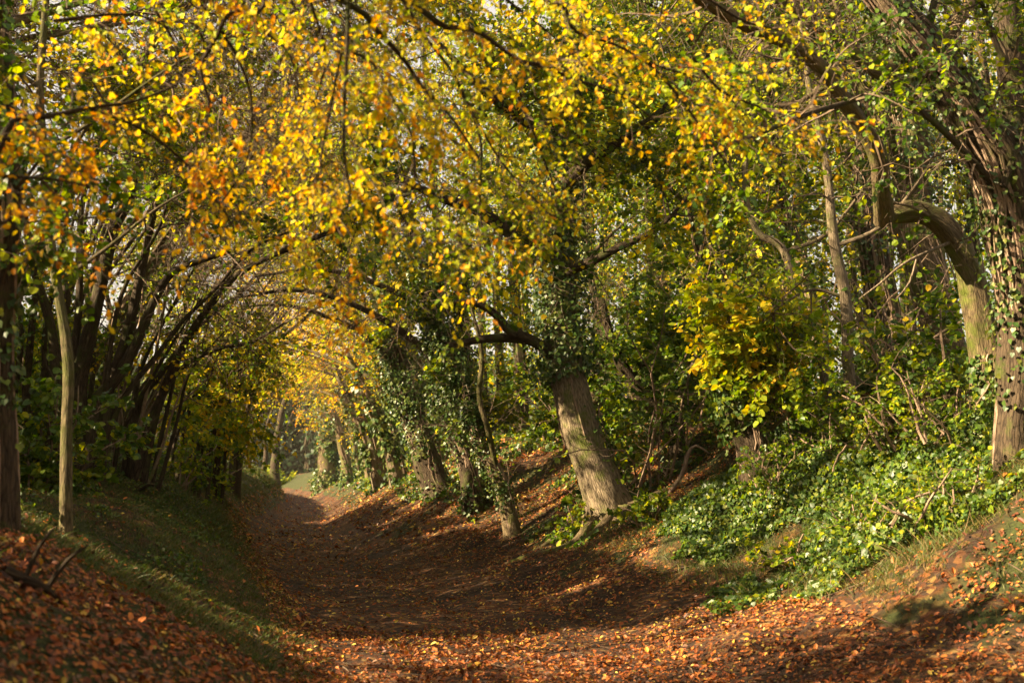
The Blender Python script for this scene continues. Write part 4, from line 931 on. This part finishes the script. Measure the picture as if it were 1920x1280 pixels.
o = g.build('grass', [M['grass'], M['straw']], kind='stuff'); o['label'] = 'rough grass growing on the banks of the lane'; o['category'] = 'grass'
# dry stalks and grass tussocks, right foreground
g = Geo()
n = 2600; x, y = 2.6 + 4 * R.random(n), 6.5 + 9 * R.random(n); m = n2(x, y, .9, 12) > .52; x, y = x[m], y[m]
blades(g, np.stack([x, y, H(x, y) - .02], -1), .25 + .3 * R.random(len(x)), .003, .6)
o = g.build('dry_grass', [M['straw']], kind='stuff'); o['label'] = 'straw-coloured dry grass stalks on the near right bank'; o['category'] = 'dry grass'
# ivy carpet and herbs
g = Geo()
for n, ylo, yhi, dlo, dhi, sz, p, hh in [(160000, 8.8, 17.5, 2.4, 8.5, .043, 1.1, .30), (26000, 16, 45, 2.8, 8, .08, 1.2, .18), (9000, 45, 110, 2.0, 6, .14, 1.1, .25), (50000, 11.5, 30, -5.5, -1.8, .030, 1.1, .06), (8000, 9, 24, -9, -4, .06, 1.1, .2), (6000, 24, 60, -6, -2.6, .08, 1.1, .12), (16000, 12, 40, 7, 20, .10, 1, .5), (14000, 12, 50, -20, -7, .10, 1, .5)]:
    def mk(x, y, d):
        a = n2(x, y, .7, 21) * .6 + n2(x, y, 2.2, 9) * .4
        if ylo == 8.8: lo = np.interp(d + 1.2 * (n2(x, y, 1.9, 63) - .5), [2.2, 3.0, 4.2], [.72, .52, .38]) + np.interp(y + 1.5 * (n2(x, y, 1.5, 61) - .5) + np.clip(d - 3.8, 0, 2) * 1.6, [10.4, 12.2], [.35, 0])
        elif d.mean() < 0: lo = (.42 + .25 * np.clip((d + 2.6) / .8, 0, 1)) if sz < .04 else .50
        elif ylo == 16: lo = np.where(y < 26, .56, .50)
        else: lo = .47
        return a > lo
    S, Nn, s_, yy = lay(n, ylo, yhi, dlo, dhi, sz, None, '', mk, .5, p); s_ = s_ * (.5 + 1.0 * R.random(len(s_)))
    k = len(S); bump = n2(S[:, 0], S[:, 1], 1.3, 31)
    dk = np.abs(S[:, 0] - cx(S[:, 1])); S[:, 2] += hh * bump * R.random(k) ** .8 * (np.clip((dk - 2.7) / 1.6, .12, 1) if ylo == 8.8 else 1)
    Nn = nrm(Nn * .8 + R.normal(size=(k, 3)) * .45 + np.array([-.25, -.1, .1]))
    D = np.cross(Nn, nrm(R.normal(size=(k, 3)))) + np.array([0, 0, -.3])
    leaves(g, S, D, Nn, s_, 'ivy', R.choice(3, k, p=[.62, .28, .10] if dlo > 0 else [.7, .28, .02]))
o = g.build('ivy_ground_cover', [M['ivy'], M['green'], M['lime']], kind='stuff'); o['label'] = 'ivy and green herbs trailing over the banks under the trees'; o['category'] = 'ground ivy'

# dead branches
def deadbranch(label, pts, r, forks=4):
    T = Tree('dead_branch', pts[0], label, 'branch', None, 'bark_dark')
    P, rad = T.limb(pts, [r, r * .8, r * .6, r * .25], 'stem', 8, .12, leafy_=False)
    for q in range(forks):
        i = int(len(P) * (.3 + .6 * q / forks)); v = nrm(R.normal(size=3) * [1, .6, .6] + [.4, 0, .2]) * r * 8
        T.limb([P[i], P[i] + v * .5 + [0, 0, .04], P[i] + v], [r * .4, r * .3, r * .12], 'twig', 5, leafy_=False)
def gp(px, py, up=.05, d=None):
    p = hit(px, py) if d is None else at(px, py, d); p = np.array(p); return p + [0, 0, up]
c = hit(270, 925)
deadbranch('dead fallen branch lying on the left bank under the coppice stems', [at(205, 938, c[1]), at(235, 930, c[1]), at(262, 918, c[1]), at(298, 900, c[1])], .035, 5)
c = hit(70, 1110)
def og(x, y, up=.03): return [x, y, float(H(x, y)) + up]
a_ = hit(5, 1085); b_ = hit(125, 1140)
deadbranch('dark fallen branch half buried in leaves at the lower left', [og(a_[0], a_[1]), og(a_[0] * .67 + b_[0] * .33, a_[1] * .67 + b_[1] * .33, .05), og(a_[0] * .33 + b_[0] * .67, a_[1] * .33 + b_[1] * .67, .05), og(b_[0], b_[1], 0)], .04, 2)
# arched bare root-stem by the little track
b = hit(1240, 935)
T = Tree('bent_stem', b, 'bare bent stem bowed over the ivy beside the little earth track', 'stem', None, 'stem')
T.limb(pxl([(1240, 938), (1278, 890), (1290, 850), (1305, 835), (1330, 850)], b[1], sink(b, .1)), [.035, .03, .028, .02, .012], 'stem', 8, leafy_=False)

tot = sum(len(o.data.polygons) for o in scene.objects if o.type == 'MESH')
print('POLYS', tot, 'OBJECTS', len(scene.objects))
for o in scene.objects:
    if o.parent is None and 'label' in o and len(o['label'].split()) > 16: print('LONG', len(o['label'].split()), o['label'])

# haze in the lane, coloured gold to give the sun's glow
hz = bpy.data.materials.new('haze'); hz.use_nodes = True; hn = hz.node_tree.nodes; hn.clear(); ho = hn.new('ShaderNodeOutputMaterial'); hp = hn.new('ShaderNodeVolumePrincipled')
hp.inputs['Color'].default_value = (.98, .88, .66, 1); hp.inputs['Density'].default_value = .0002; hp.inputs['Anisotropy'].default_value = .3
hz.node_tree.links.new(hp.outputs[0], ho.inputs['Volume'])
me = bpy.data.meshes.new('haze'); a_, b_, c_, d_, e_, f_ = -320, 320, -46, 640, -2.5, 60
me.from_pydata([(a_, c_, e_), (b_, c_, e_), (b_, d_, e_), (a_, d_, e_), (a_, c_, f_), (b_, c_, f_), (b_, d_, f_), (a_, d_, f_)], [], [(0, 3, 2, 1), (4, 5, 6, 7), (0, 1, 5, 4), (1, 2, 6, 5), (2, 3, 7, 6), (3, 0, 4, 7)]); me.materials.append(hz)
o = bpy.data.objects.new('haze', me); COL.objects.link(o); o['kind'] = 'stuff'; o['label'] = 'faint golden haze in the air of the lane'; o['category'] = 'haze'
